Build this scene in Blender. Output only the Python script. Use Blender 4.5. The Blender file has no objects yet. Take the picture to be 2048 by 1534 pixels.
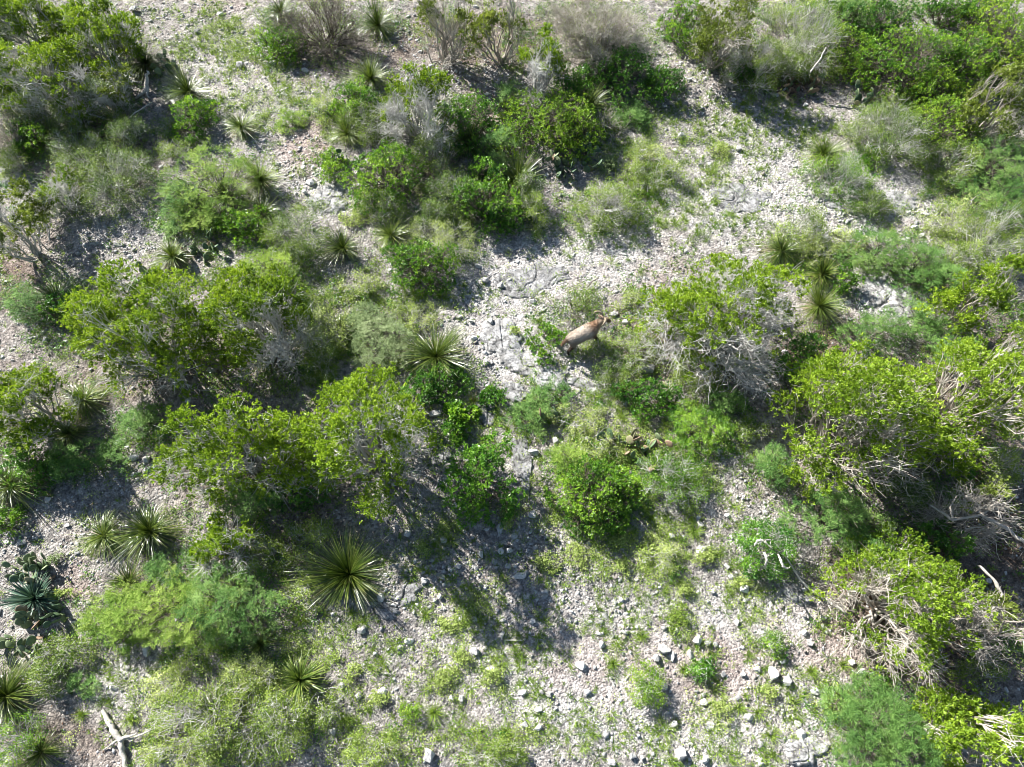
import bpy, bmesh, math, random
import numpy as np
from mathutils import Vector, Matrix, Euler

# ------------------------------------------------------------------ camera, sky, sun, exposure
SC = bpy.context.scene
COL = SC.collection
TILT = math.radians(25.0)          # from straight down
CAMH = 16.0
FPX = 1366.0                       # focal length in photo pixels (2048 wide)
cam_d = bpy.data.cameras.new("camera"); cam = bpy.data.objects.new("camera", cam_d)
COL.objects.link(cam); SC.camera = cam
cam.location = (0, 0, CAMH); cam.rotation_euler = (TILT, 0, 0)
cam_d.sensor_width = 36.0; cam_d.lens = 36.0 * FPX / 2048.0
cam_d.clip_start = 0.1; cam_d.clip_end = 1000.0

SUN_EL = math.radians(33.0)
SUN_AZ = math.radians(-46.0)       # measured from +Y towards +X: upper left of the photo
world = bpy.data.worlds.new("World"); SC.world = world; world.use_nodes = True
wn = world.node_tree.nodes; wl = world.node_tree.links
bg = wn["Background"]
sky = wn.new("ShaderNodeTexSky"); sky.sky_type = 'NISHITA'; sky.sun_disc = False
sky.sun_elevation = SUN_EL; sky.sun_rotation = SUN_AZ; sky.air_density = 1.0; sky.dust_density = 0.4
wl.new(sky.outputs[0], bg.inputs[0]); bg.inputs[1].default_value = 0.05
sd = bpy.data.lights.new("sun", 'SUN'); sd.energy = 5.0; sd.angle = math.radians(0.6); sd.color = (1.0, 0.975, 0.93)
sun = bpy.data.objects.new("sun", sd); COL.objects.link(sun)
sv = Vector((math.sin(SUN_AZ) * math.cos(SUN_EL), math.cos(SUN_AZ) * math.cos(SUN_EL), math.sin(SUN_EL)))
sun.rotation_euler = sv.to_track_quat('Z', 'Y').to_euler()
sun.location = (-20, 30, 30)
SC.view_settings.view_transform = 'Standard'; SC.view_settings.look = 'None'
SC.view_settings.exposure = 1.68; SC.view_settings.gamma = 1.0
try:
    SC.cycles.filter_width = 0.95
    SC.cycles.max_bounces = 6; SC.cycles.diffuse_bounces = 3; SC.cycles.glossy_bounces = 2
    SC.cycles.transmission_bounces = 3; SC.cycles.transparent_max_bounces = 4
except Exception: pass

# ------------------------------------------------------------------ terrain height and pixel <-> ground
def vnoise(x, y, f, seed):
    x = np.asarray(x, float) * f; y = np.asarray(y, float) * f
    xi = np.floor(x).astype(np.int64); yi = np.floor(y).astype(np.int64)
    u = x - xi; v = y - yi; u = u*u*(3-2*u); v = v*v*(3-2*v)
    def hs(a, b):
        n = (a * 374761393 + b * 668265263 + seed * 974711) & 0x7fffffff
        n = ((n ^ (n >> 13)) * 1274126177) & 0x7fffffff
        return ((n ^ (n >> 16)) & 0xffff) / 65535.0
    return (hs(xi, yi)*(1-u) + hs(xi+1, yi)*u)*(1-v) + (hs(xi, yi+1)*(1-u) + hs(xi+1, yi+1)*u)*v
def hgt(x, y):
    return (0.16*(vnoise(x, y, .22, 3)-.5) + 0.07*(vnoise(x, y, .8, 5)-.5)
            + 0.035*(vnoise(x, y, 2.7, 7)-.5) + 0.016*(vnoise(x, y, 6.5, 9)-.5))
ST, CT = math.sin(TILT), math.cos(TILT)
def ray(px, py):
    u = (px-1024.0)/FPX; v = (py-767.0)/FPX
    return u, ST - v*CT, -CT - v*ST
def P(px, py, z=0.0):
    dx, dy, dz = ray(px, py); t = (z-CAMH)/dz
    return dx*t, dy*t
def depth(x, y, z): return ST*y - CT*(z-CAMH)
def proj(x, y, z=0.0):
    d = depth(x, y, z); v = -(CT*y + ST*(z-CAMH))/d
    return 1024+FPX*x/d, 767+FPX*v
def scale_at(px, py, z=0.0):
    x, y = P(px, py, z); return FPX/depth(x, y, z)
def theta(px, py):
    dx, dy, dz = ray(px, py); return math.atan2(dy, -dz)

# ------------------------------------------------------------------ mesh helpers
class Geo:
    def __init__(s): s.v=[]; s.q=[]; s.t=[]; s.tone=[]; s.n=0
    def add(s, v, quads=None, tris=None, tone=0.5):
        v = np.asarray(v, float).reshape(-1, 3)
        if quads is not None and len(quads): s.q.append(np.asarray(quads)+s.n)
        if tris is not None and len(tris): s.t.append(np.asarray(tris)+s.n)
        s.v.append(v); s.n += len(v)
        s.tone.append(np.broadcast_to(np.asarray(tone, float), (len(v),)))
    def build(s, name, mat, parent=None, smooth=False):
        me = bpy.data.meshes.new(name)
        v = np.concatenate(s.v) if s.v else np.zeros((3, 3))
        q = np.concatenate(s.q) if s.q else np.zeros((0, 4), int)
        t = np.concatenate(s.t) if s.t else np.zeros((0, 3), int)
        li = np.concatenate([q.ravel(), t.ravel()]).astype(np.int32)
        ls = np.concatenate([np.arange(len(q))*4, len(q)*4+np.arange(len(t))*3]).astype(np.int32)
        me.vertices.add(len(v)); me.vertices.foreach_set("co", v.astype(np.float32).ravel())
        me.loops.add(len(li)); me.loops.foreach_set("vertex_index", li)
        me.polygons.add(len(ls)); me.polygons.foreach_set("loop_start", ls)
        me.update(calc_edges=True)
        a = me.attributes.new("tone", 'FLOAT', 'POINT'); a.data.foreach_set("value", np.concatenate(s.tone).astype(np.float32))
        if smooth: me.polygons.foreach_set("use_smooth", np.ones(len(ls), bool))
        me.materials.append(mat)
        o = bpy.data.objects.new(name, me); COL.objects.link(o)
        if parent is not None: o.parent = parent
        return o
def nrm(a): return a/np.maximum(np.linalg.norm(a, axis=-1, keepdims=True), 1e-9)
def rdir(rng, n): return nrm(rng.normal(size=(n, 3)))
def add_leaves(g, rng, c, d, L, W, tone, flat=0.8):
    n = len(c)
    up = nrm(np.array([0, 0, 1.0])*flat + rdir(rng, n)*(1.25-flat))
    s = nrm(np.cross(d, up)); L = np.broadcast_to(L, (n,))[:, None]; W = np.broadcast_to(W, (n,))[:, None]
    m = c + d*L*.48 + nrm(np.cross(s, d))*W*.12
    v = np.stack([c, m+s*W*.5, c+d*L, m-s*W*.5], 1)
    q = np.arange(n*4).reshape(n, 4)
    g.add(v, quads=q, tone=np.repeat(np.broadcast_to(tone, (n,)), 4))
def add_tubes(g, p, r, tone, sides=3):
    n, k, _ = p.shape
    t = nrm(p[:, -1]-p[:, 0]); a = np.where(np.abs(t[:, 2:3]) > .9, np.array([[1.0, 0, 0]]), np.array([[0, 0, 1.0]]))
    u = nrm(np.cross(t, a)); w = np.cross(t, u)
    ang = np.arange(sides)*2*math.pi/sides
    ring = u[:, None, None, :]*np.cos(ang)[None, None, :, None] + w[:, None, None, :]*np.sin(ang)[None, None, :, None]
    v = p[:, :, None, :] + ring*r[:, :, None, None]
    idx = np.arange(n*k*sides).reshape(n, k, sides); nx = np.roll(idx, -1, axis=2)
    q = np.stack([idx[:, :-1], nx[:, :-1], nx[:, 1:], idx[:, 1:]], -1).reshape(-1, 4)
    g.add(v, quads=q, tone=np.repeat(tone, k*sides))
def curve(rng, A, B, k, wig=.12, sag=0.0):
    n = len(A); t = np.linspace(0, 1, k)[None, :, None]
    L = np.linalg.norm(B-A, axis=1)[:, None, None]
    p = A[:, None]*(1-t)+B[:, None]*t
    off = rdir(rng, n)[:, None]*np.sin(t*math.pi)*L*wig
    off2 = rng.normal(size=(n, k, 3))*L*wig*.28*np.sin(t*math.pi)
    p = p+off+off2; p[..., 2] += (np.sin(t[..., 0]*math.pi)*L[..., 0]*sag)
    return p

# ------------------------------------------------------------------ materials
def new_mat(name):
    m = bpy.data.materials.new(name); m.use_nodes = True
    nt = m.node_tree; b = nt.nodes["Principled BSDF"]; return m, nt, b
def ramp(nt, stops, fac=None):
    r = nt.nodes.new("ShaderNodeValToRGB"); e = r.color_ramp.elements
    while len(e) < len(stops): e.new(0.5)
    for k, (p, c) in zip(e, stops): k.position = p; k.color = (*c, 1)
    if fac is not None: nt.links.new(fac, r.inputs[0])
    return r
def attr(nt, n):
    a = nt.nodes.new("ShaderNodeAttribute"); a.attribute_name = n; return a.outputs['Fac']
def noise(nt, scale, detail=3, rough=.55, co=None):
    n = nt.nodes.new("ShaderNodeTexNoise"); n.inputs['Scale'].default_value = scale
    n.inputs['Detail'].default_value = detail; n.inputs['Roughness'].default_value = rough
    if co is not None: nt.links.new(co, n.inputs['Vector'])
    return n.outputs['Fac']
def mixc(nt, f, a, b, mode='MIX'):
    m = nt.nodes.new("ShaderNodeMix"); m.data_type = 'RGBA'; m.blend_type = mode
    for s, v in ((0, f), (6, a), (7, b)):
        if isinstance(v, (int, float)): m.inputs[s].default_value = v
        elif isinstance(v, tuple): m.inputs[s].default_value = (*v, 1)
        else: nt.links.new(v, m.inputs[s])
    return m.outputs[2]
def leaf_mat(name, stops, transl=.35, rough=.5, spec=.25):
    m, nt, b = new_mat(name)
    r = ramp(nt, stops, attr(nt, "tone"))
    b.inputs['Roughness'].default_value = rough; b.inputs['Specular IOR Level'].default_value = spec
    nt.links.new(r.outputs[0], b.inputs['Base Color'])
    tr = nt.nodes.new("ShaderNodeBsdfTranslucent")
    nt.links.new(mixc(nt, 1.0, r.outputs[0], (1.0, 1.0, .55), 'MULTIPLY'), tr.inputs[0])
    ms = nt.nodes.new("ShaderNodeMixShader"); ms.inputs[0].default_value = transl
    nt.links.new(b.outputs[0], ms.inputs[1]); nt.links.new(tr.outputs[0], ms.inputs[2])
    nt.links.new(ms.outputs[0], nt.nodes["Material Output"].inputs[0])
    return m
def simple_mat(name, stops, rough=.8, bump=0, bscale=60, spec=.3):
    m, nt, b = new_mat(name)
    tc = nt.nodes.new("ShaderNodeTexCoord").outputs['Object']
    base = ramp(nt, stops, attr(nt, "tone")).outputs[0]
    n = noise(nt, bscale*.4, 4, .6, tc)
    b.inputs['Roughness'].default_value = rough; b.inputs['Specular IOR Level'].default_value = spec
    nt.links.new(mixc(nt, .75, base, ramp(nt, [(.3, (.55, .55, .55)), (.7, (1.15, 1.12, 1.08))], n).outputs[0], 'MULTIPLY'), b.inputs['Base Color'])
    if bump:
        bp = nt.nodes.new("ShaderNodeBump"); bp.inputs['Strength'].default_value = bump; bp.inputs['Distance'].default_value = .02
        nt.links.new(noise(nt, bscale, 4, .6, tc), bp.inputs['Height']); nt.links.new(bp.outputs[0], b.inputs['Normal'])
    return m
M = {}
M['jun_y'] = leaf_mat("juniper_leaf_yellow_green", [(0, (.04, .085, .008)), (.4, (.165, .275, .02)), (1, (.42, .55, .06))], .42)
M['jun_g'] = leaf_mat("juniper_leaf_green", [(0, (.032, .075, .010)), (.45, (.15, .25, .02)), (1, (.38, .49, .05))], .4)
M['jun_o'] = leaf_mat("juniper_leaf_olive", [(0, (.05, .075, .018)), (.5, (.17, .23, .04)), (1, (.36, .42, .10))], .35)
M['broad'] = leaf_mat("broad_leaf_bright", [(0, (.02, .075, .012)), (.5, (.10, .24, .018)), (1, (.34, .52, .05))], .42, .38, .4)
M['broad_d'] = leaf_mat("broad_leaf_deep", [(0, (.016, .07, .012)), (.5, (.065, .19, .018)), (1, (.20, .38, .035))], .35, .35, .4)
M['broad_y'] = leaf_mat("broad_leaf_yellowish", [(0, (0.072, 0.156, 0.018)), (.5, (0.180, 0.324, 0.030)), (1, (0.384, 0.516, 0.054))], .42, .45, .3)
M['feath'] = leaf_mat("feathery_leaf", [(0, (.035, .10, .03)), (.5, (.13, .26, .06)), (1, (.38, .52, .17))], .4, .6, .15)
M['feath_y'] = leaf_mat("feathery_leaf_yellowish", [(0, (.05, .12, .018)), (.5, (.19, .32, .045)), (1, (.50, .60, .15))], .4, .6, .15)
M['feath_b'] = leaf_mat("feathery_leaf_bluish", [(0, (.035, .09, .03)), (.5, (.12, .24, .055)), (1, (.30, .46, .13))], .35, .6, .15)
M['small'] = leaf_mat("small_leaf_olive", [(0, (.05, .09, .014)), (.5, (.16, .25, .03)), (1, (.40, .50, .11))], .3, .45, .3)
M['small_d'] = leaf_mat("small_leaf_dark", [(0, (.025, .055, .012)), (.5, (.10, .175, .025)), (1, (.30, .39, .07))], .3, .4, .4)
M['herb'] = leaf_mat("herb_leaf_pale", [(0, (.16, .23, .05)), (.5, (.33, .42, .11)), (1, (.58, .64, .26))], .35, .6, .15)
M['herb_w'] = leaf_mat("herb_leaf_silvery", [(0, (.09, .14, .06)), (.5, (.20, .27, .11)), (1, (.36, .42, .22))], .3, .6, .15)
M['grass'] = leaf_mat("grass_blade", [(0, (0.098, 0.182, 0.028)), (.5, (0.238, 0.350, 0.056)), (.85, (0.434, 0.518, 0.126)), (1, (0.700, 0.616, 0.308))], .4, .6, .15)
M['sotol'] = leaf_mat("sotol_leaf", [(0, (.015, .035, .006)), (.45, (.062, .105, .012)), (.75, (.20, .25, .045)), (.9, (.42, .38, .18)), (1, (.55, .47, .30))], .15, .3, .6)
M['sotol_p'] = leaf_mat('sotol_leaf_pale', [(0, (.035, .07, .012)), (.4, (.11, .17, .025)), (.75, (.26, .31, .07)), (.9, (.42, .40, .2)), (1, (.5, .43, .28))], .2, .35, .5)
M['yucca'] = leaf_mat("yucca_leaf", [(0, (.03, .07, .045)), (.5, (.065, .13, .085)), (1, (.20, .26, .17))], .1, .4, .5)
M['dead'] = simple_mat('dead_leaf', [(0, (.12, .09, .06)), (.6, (.28, .22, .15)), (1, (.45, .38, .27))], .8)
M['twig_g'] = simple_mat("grey_twig_bark", [(0, (.20, .19, .18)), (.4, (.42, .405, .385)), (1, (.70, .69, .67))], .75)
M['twig_t'] = simple_mat("tan_twig_bark", [(0, (.20, .17, .145)), (.4, (.38, .34, .295)), (1, (.64, .60, .54))], .75)
M['twig_b'] = simple_mat("brown_twig_bark", [(0, (.05, .04, .032)), (.5, (.12, .10, .08)), (1, (.28, .24, .20))], .8)
M['deadwood'] = simple_mat("bleached_dead_wood", [(0, (.26, .24, .21)), (.5, (.46, .43, .39)), (1, (.62, .60, .56))], .75, .5, 40)
M['pad'] = simple_mat('cactus_pad', [(0, (.04, .08, .045)), (.5, (.10, .16, .08)), (.85, (.20, .25, .13)), (.95, (.26, .23, .14)), (1, (.27, .19, .13))], .5, .2, 90, .35)

def rock_mat(name, cols, dark=.5, cracks=False):
    m, nt, b = new_mat(name)
    tc = nt.nodes.new("ShaderNodeTexCoord").outputs['Object']
    base = ramp(nt, cols, attr(nt, "tone")).outputs[0]
    n1 = noise(nt, 14, 6, .7, tc); n2 = noise(nt, 55, 4, .6, tc)
    c = mixc(nt, .8, base, ramp(nt, [(.36, (.5, .5, .52)), (.52, (.92, .91, .9)), (.75, (1.12, 1.1, 1.05))], n1).outputs[0], 'MULTIPLY')
    c = mixc(nt, dark, c, ramp(nt, [(.33, (.35, .35, .37)), (.47, (1, 1, 1))], n2).outputs[0], 'MULTIPLY')
    if cracks:
        vo = nt.nodes.new("ShaderNodeTexVoronoi"); vo.feature = 'DISTANCE_TO_EDGE'; vo.inputs['Scale'].default_value = 2.6
        dn = nt.nodes.new("ShaderNodeTexNoise"); dn.inputs['Scale'].default_value = 5; nt.links.new(tc, dn.inputs['Vector'])
        va = nt.nodes.new("ShaderNodeVectorMath"); va.operation = 'MULTIPLY_ADD'; va.inputs[1].default_value = (.45, .45, .45)
        nt.links.new(dn.outputs['Color'], va.inputs[0]); nt.links.new(tc, va.inputs[2]); nt.links.new(va.outputs[0], vo.inputs['Vector'])
        c = mixc(nt, .85, c, ramp(nt, [(0, (.22, .21, .2)), (.035, (.8, .8, .8)), (.07, (1, 1, 1))], vo.outputs['Distance']).outputs[0], 'MULTIPLY')
        c = mixc(nt, .7, c, ramp(nt, [(.42, (.45, .44, .42)), (.55, (1, 1, 1)), (.7, (1.2, 1.2, 1.2))], noise(nt, 4, 6, .7, tc)).outputs[0], 'MULTIPLY')
    nt.links.new(c, b.inputs['Base Color']); b.inputs['Roughness'].default_value = .9; b.inputs['Specular IOR Level'].default_value = .15
    bp = nt.nodes.new("ShaderNodeBump"); bp.inputs['Strength'].default_value = .7; bp.inputs['Distance'].default_value = .03
    nt.links.new(noise(nt, 22, 7, .7, tc), bp.inputs['Height']); nt.links.new(bp.outputs[0], b.inputs['Normal'])
    return m
M['rock'] = rock_mat("limestone", [(0, (0.310, 0.299, 0.287)), (.5, (0.494, 0.483, 0.460)), (1, (0.713, 0.690, 0.655))], .45)
M['slab'] = rock_mat('bedrock_limestone', [(0, (.22, .22, .22)), (.5, (.33, .328, .325)), (1, (.46, .455, .445))], .95, True)
M['gravel'] = rock_mat('gravel_stone', [(0, (.20, .165, .15)), (.2, (.33, .295, .275)), (.28, (.31, .312, .31)), (.65, (.42, .412, .40)), (1, (.62, .61, .60))], .3)
M['litter'] = leaf_mat("leaf_litter", [(0, (.08, .045, .03)), (.5, (.20, .12, .08)), (1, (.40, .29, .20))], .1, .8, .1)

# ------------------------------------------------------------------ things
def tag(o, label, cat, group=None, kind=None):
    if kind: o['kind'] = kind
    if label: o['label'] = label
    if cat: o['category'] = cat
    if group: o['group'] = group
    return o
def root(name, x, y, label, cat, group=None, z=None, rz=0):
    o = bpy.data.objects.new(name, None); COL.objects.link(o)
    o.empty_display_size = .2
    o.location = (x, y, float(hgt(x, y)) if z is None else z); o.rotation_euler = (0, 0, rz)
    return tag(o, label, cat, group)

def make_lobes(rng, n, Rx, Ry, h, rl, low=0.0):
    i = np.arange(n); fr = np.sqrt((i+.5)/n)*(1-rl*.85); az = i*2.39996+rng.uniform(0, 6.28)+rng.uniform(-.35, .35, n)
    fr = np.clip(fr*rng.uniform(.8, 1.25, n), 0, 1.12-rl*.8)
    rr = rl*rng.uniform(.45, 1.2, n)
    c = np.stack([np.cos(az)*fr*Rx, np.sin(az)*fr*Ry, np.zeros(n)], 1)
    rm = rr*(Rx+Ry)/2; rv = np.minimum(rm*.85, h*.42)
    top = h*(1-.5*fr**2)*rng.uniform(.55, 1.08, n)
    c[:, 2] = np.maximum(top-rv, h*.12)
    R = np.stack([rr*Rx*.5+rm*.5, rr*Ry*.5+rm*.5, rv], 1)
    if low:                                   # skirt lobes close to the ground
        m = max(5, int(n*.7)); az = rng.uniform(0, 6.28, m); f2 = rng.uniform(.5, .88, m)
        c2 = np.stack([np.cos(az)*f2*Rx, np.sin(az)*f2*Ry, rng.uniform(.14, .34, m)*h], 1)
        R2 = np.array([[rl*Rx, rl*Ry, h*.22]])*rng.uniform(.6, 1.1, (m, 1))
        c = np.concatenate([c, c2]); R = np.concatenate([R, R2])
    return c, R
def sample_lobes(rng, C, R, N, zmin=-.35, fill=.72):
    w = (R[:, 0]*R[:, 1]); k = rng.choice(len(C), N*2, p=w/w.sum())
    d = rdir(rng, N*2); ok = d[:, 2] > zmin
    k, d = k[ok], d[ok]
    p = C[k]+d*R[k]*(fill+(1.22-fill)*rng.uniform(0, 1, (len(k), 1))**1.3)
    q = np.linalg.norm((p[:, None]-C[None])/R[None], axis=2); q[np.arange(len(k)), k] = 9
    ok = (q.min(1) > .72) & (p[:, 2] > .03)
    return p[ok][:N], d[ok][:N], k[ok][:N]
def limbs(g, rng, C, r0, k=8, wig=.1, sides=5, base_r=.08):
    n = len(C); az = rng.uniform(0, 6.28, n)
    A = np.stack([np.cos(az)*base_r, np.sin(az)*base_r, np.full(n, -.08)], 1)
    p = curve(rng, A, C, k, wig, -.06)
    r = np.linspace(1, .32, k)[None]*r0*rng.uniform(.6, 1.1, (n, 1))
    add_tubes(g, p, r, rng.uniform(.1, .6, n), sides)
    return p

def juniper(name, x, y, label, Rx, Ry, h, seed, leaf='jun_y', twig='twig_g', cover=.75, bare=(.35, -.8), grad=.35,
            clump=.075, dens=52, rl=.27, group='juniper shrubs on the slope', cat='juniper', fan=1.0, nl=None):
    rng = np.random.default_rng(seed); t = root(name, x, y, label, cat, group)
    area = math.pi*Rx*Ry
    n = nl or int(np.clip(5+area*1.6, 6, 24))
    C, R = make_lobes(rng, n, Rx, Ry, h, rl, low=1.0)
    N = int(dens*area*1.5)+20
    p, d, k = sample_lobes(rng, C, R, N, -.15)
    b = grad*(p[:, 0]/Rx*bare[0]+p[:, 1]/Ry*bare[1]) + .30*(.5-p[:, 2]/h) + (vnoise(p[:, 0]+seed, p[:, 1], 2.2, seed)-.5)*.9
    keep = rng.uniform(0, 1, len(p))*.5+.25 < cover - b
    gw = Geo()
    lp = limbs(gw, rng, C, .018+.009*h, 8, .13, 5)
    # twigs from limbs to every tip
    tt = rng.integers(4, 8, len(p)); A = lp[k, tt]
    kk = 5; cp = curve(rng, A, p, kk, .16, .05)
    add_tubes(gw, cp, np.linspace(1, .4, kk)[None]*rng.uniform(.005, .011, (len(p), 1)), rng.uniform(.3, 1, len(p)), 3)
    # fans of bare twigs
    bt = np.where(~keep)[0]; at = np.arange(len(p))
    for idx, m, L in ((bt, int(3*fan), .42), (at, int(1.2*fan), .25)):
        if len(idx) == 0 or m == 0: continue
        ii = np.repeat(idx, m); s = rng.integers(1, kk, len(ii)); A = cp[ii, s]
        dd = nrm(nrm(cp[ii, -1]-cp[ii, 0])*.7+rdir(rng, len(ii))*.9+np.array([0, 0, .15]))
        B = A+dd*rng.uniform(.4, 1.1, (len(ii), 1))*L
        add_tubes(gw, curve(rng, A, B, 3, .07), np.array([[1, .75, .4]])*rng.uniform(.0032, .0065, (len(ii), 1)), rng.uniform(.4, 1, len(ii)), 3)
    gw.build('branches', M[twig], t)
    g = Geo(); q = p[keep]; m1 = 8; m2 = 8
    if len(q):
        ct = rng.uniform(-.05, .38, len(q)) + vnoise(q[:, 0], q[:, 1], 1.6, seed+3)*.32
        c1 = np.repeat(q, m1, 0)+rng.normal(size=(len(q)*m1, 3))*np.array([clump, clump, clump*.75]); t1 = np.repeat(ct, m1)
        sd_ = nrm(rdir(rng, len(c1))*.75+np.array([0, 0, .75])+np.repeat(d[keep], m1, 0)*.5)
        c2 = np.repeat(c1, m2, 0)+rng.normal(size=(len(c1)*m2, 3))*.014
        dd = nrm(np.repeat(sd_, m2, 0)+rdir(rng, len(c2))*.75)
        add_leaves(g, rng, c2, dd, rng.uniform(.05, .09, len(c2)), rng.uniform(.022, .036, len(c2)),
                   np.clip(np.repeat(t1, m2)+rng.uniform(0, .4, len(c2)), 0, 1), .5)
    g.build('foliage', M[leaf], t)
    return t

def shrub(name, x, y, label, Rx, Ry, h, seed, leaf='broad', kind='rosette', dens=210, rl=.34, twig='twig_b', L=.06, W=.027,
          cat='shrub', group=None, per=9, stems=None, low=1.0, twigfan=.12, patch=0.33):
    rng = np.random.default_rng(seed); t = root(name, x, y, label, cat, group)
    area = math.pi*Rx*Ry; n = int(np.clip(5+area*3.2, 6, 22))
    C, R = make_lobes(rng, n, Rx, Ry, h, rl, low=low)
    N = int(dens*area*1.7)+30
    p, d, k = sample_lobes(rng, C, R, N, -.4, .6)
    if patch:
        kp = vnoise(p[:, 0]+seed*1.7, p[:, 1]+p[:, 2], 3.6, seed)*.6+vnoise(p[:, 0], p[:, 1]-p[:, 2], 8, seed+9)*.4 > patch*rng.uniform(.75, 1.3, len(p)); p, d, k = p[kp], d[kp], k[kp]
    gw = Geo(); lp = limbs(gw, rng, C, .010+.008*h, 7, .12, 4, .12)
    tt = rng.integers(3, 7, len(p)); A = lp[k, tt]
    sub = rng.uniform(0, 1, len(p)) < (.55 if stems is None else stems)
    cp = curve(rng, A[sub], p[sub], 4, .12)
    add_tubes(gw, cp, np.linspace(1, .4, 4)[None]*rng.uniform(.004, .008, (len(cp), 1)), rng.uniform(.2, 1, len(cp)), 3)
    if twigfan:
        ii = rng.integers(0, len(cp), int(len(cp)*twigfan)); A = cp[ii, 2]; B = A+nrm(rdir(rng, len(ii))+np.array([0, 0, .7]))*rng.uniform(.12, .35, (len(ii), 1))
        add_tubes(gw, curve(rng, A, B, 3, .15), np.array([[1, .8, .4]])*rng.uniform(.0028, .0055, (len(ii), 1)), rng.uniform(.4, 1, len(ii)), 3)
    gw.build('stems', M[twig], t)
    g = Geo(); ct = rng.uniform(0, .3, len(p)) + vnoise(p[:, 0], p[:, 1], 2.6, seed+3)*.3 + rng.uniform(-.18, .28, len(C))[k]
    up = np.array([0, 0, 1.0])
    if kind == 'rosette':
        c = np.repeat(p, per, 0)+rng.normal(size=(len(p)*per, 3))*.012
        dd = nrm(rdir(rng, len(c))+up*.45+np.repeat(d, per, 0)*.45)
        add_leaves(g, rng, c, dd, rng.uniform(.7, 1.2, len(c))*L, rng.uniform(.8, 1.15, len(c))*W,
                   np.clip(np.repeat(ct, per)+rng.uniform(0, .42, len(c)), 0, 1), .75)
    elif kind == 'frond':
        nf = 4; c = np.repeat(p, nf, 0)+rng.normal(size=(len(p)*nf, 3))*.02
        fd = nrm(rdir(rng, len(c))*[1, 1, .4]+up*.35+np.repeat(d, nf, 0)*.5); FL = rng.uniform(.09, .16, len(c))
        m = 5; s = np.linspace(.15, 1, m); side = nrm(np.cross(fd, up+rdir(rng, len(c))*.3))
        for sg in (-1, 1):
            cc = (c[:, None]+fd[:, None]*(FL[:, None, None]*s[None, :, None])).reshape(-1, 3)
            dd = nrm((fd[:, None]*.45+sg*side[:, None]).repeat(m, 1).reshape(-1, 3)+rdir(rng, len(cc))*.15)
            add_leaves(g, rng, cc, dd, rng.uniform(.03, .045, len(cc)), rng.uniform(.010, .015, len(cc)),
                       np.clip(np.repeat(np.repeat(ct, nf), m)+rng.uniform(0, .38, len(cc)), 0, 1), .8)
    else:                                     # scattered small leaves
        c = np.repeat(p, per, 0)+rng.normal(size=(len(p)*per, 3))*.045; c[:, 2] = np.maximum(c[:, 2], .02)
        dd = nrm(rdir(rng, len(c))+up*.3)
        add_leaves(g, rng, c, dd, rng.uniform(.6, 1.2, len(c))*L, rng.uniform(.8, 1.1, len(c))*W,
                   np.clip(np.repeat(ct, per)+rng.uniform(0, .45, len(c)), 0, 1), .75)
    g.build('foliage', M[leaf], t)
    return t

def herb(name, x, y, label, Rx, Ry, h, seed, leaf='herb', dens=620, L=.032, W=.026, cat='herb', group='low leafy herbs among the stones'):
    rng = np.random.default_rng(seed); t = root(name, x, y, label, cat, group)
    area = math.pi*Rx*Ry; N = int(dens*area)+20
    ns = 7; sc = rng.normal(size=(ns, 2))*.4; k = rng.integers(0, ns, N)
    q = sc[k]+rng.normal(size=(N, 2))*.24
    q *= np.minimum(1, 1.0/np.maximum(np.linalg.norm(q, axis=1), .01))[:, None]**1.2
    z = h*(.2+.75*(1-.6*(q**2).sum(1)))*rng.uniform(.4, 1, N)
    p = np.stack([q[:, 0]*Rx, q[:, 1]*Ry, np.maximum(z, .02)], 1)
    gs = Geo(); A = p*np.array([.45, .45, 0])+np.array([0, 0, -.02])
    s = rng.uniform(0, 1, N) < .4
    add_tubes(gs, curve(rng, A[s], p[s], 3, .1), np.array([[1, .8, .6]])*rng.uniform(.002, .0035, (s.sum(), 1)), rng.uniform(.2, 1, s.sum()), 3)
    gs.build('stems', M['twig_b'], t)
    g = Geo(); per = 4; c = np.repeat(p, per, 0)+rng.normal(size=(N*per, 3))*.016
    add_leaves(g, rng, c, nrm(rdir(rng, len(c))+[0, 0, .25]), rng.uniform(.7, 1.2, len(c))*L, rng.uniform(.8, 1.1, len(c))*W,
               np.clip(np.repeat(rng.uniform(0, .6, N), per)+rng.uniform(0, .4, len(c)), 0, 1), .95)
    g.build('foliage', M[leaf], t)
    return t

def strips(g, rng, base, d, L, W, droop, tone0, tone1, seg=5, twist=.5):
    n = len(base); t = np.linspace(0, 1, seg+1)
    p = base[:, None]+d[:, None]*(L[:, None]*t)[..., None]
    p[..., 2] -= droop[:, None]*L[:, None]*t**2.2
    lat = nrm(np.cross(d, [0, 0, 1.0])+rng.normal(size=(n, 3))*twist*.3)
    w = np.array([.75, 1, .9, .72, .45, .06])[:seg+1] if seg == 5 else np.linspace(1, .08, seg+1)
    wv = lat[:, None]*(W[:, None]*w)[..., None]*.5
    v = np.stack([p-wv, p+wv], 2)
    idx = np.arange(n*(seg+1)*2).reshape(n, seg+1, 2)
    q = np.stack([idx[:, :-1, 0], idx[:, :-1, 1], idx[:, 1:, 1], idx[:, 1:, 0]], -1).reshape(-1, 4)
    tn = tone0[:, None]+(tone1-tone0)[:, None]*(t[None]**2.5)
    g.add(v, quads=q, tone=np.repeat(tn.reshape(-1), 2))

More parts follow.
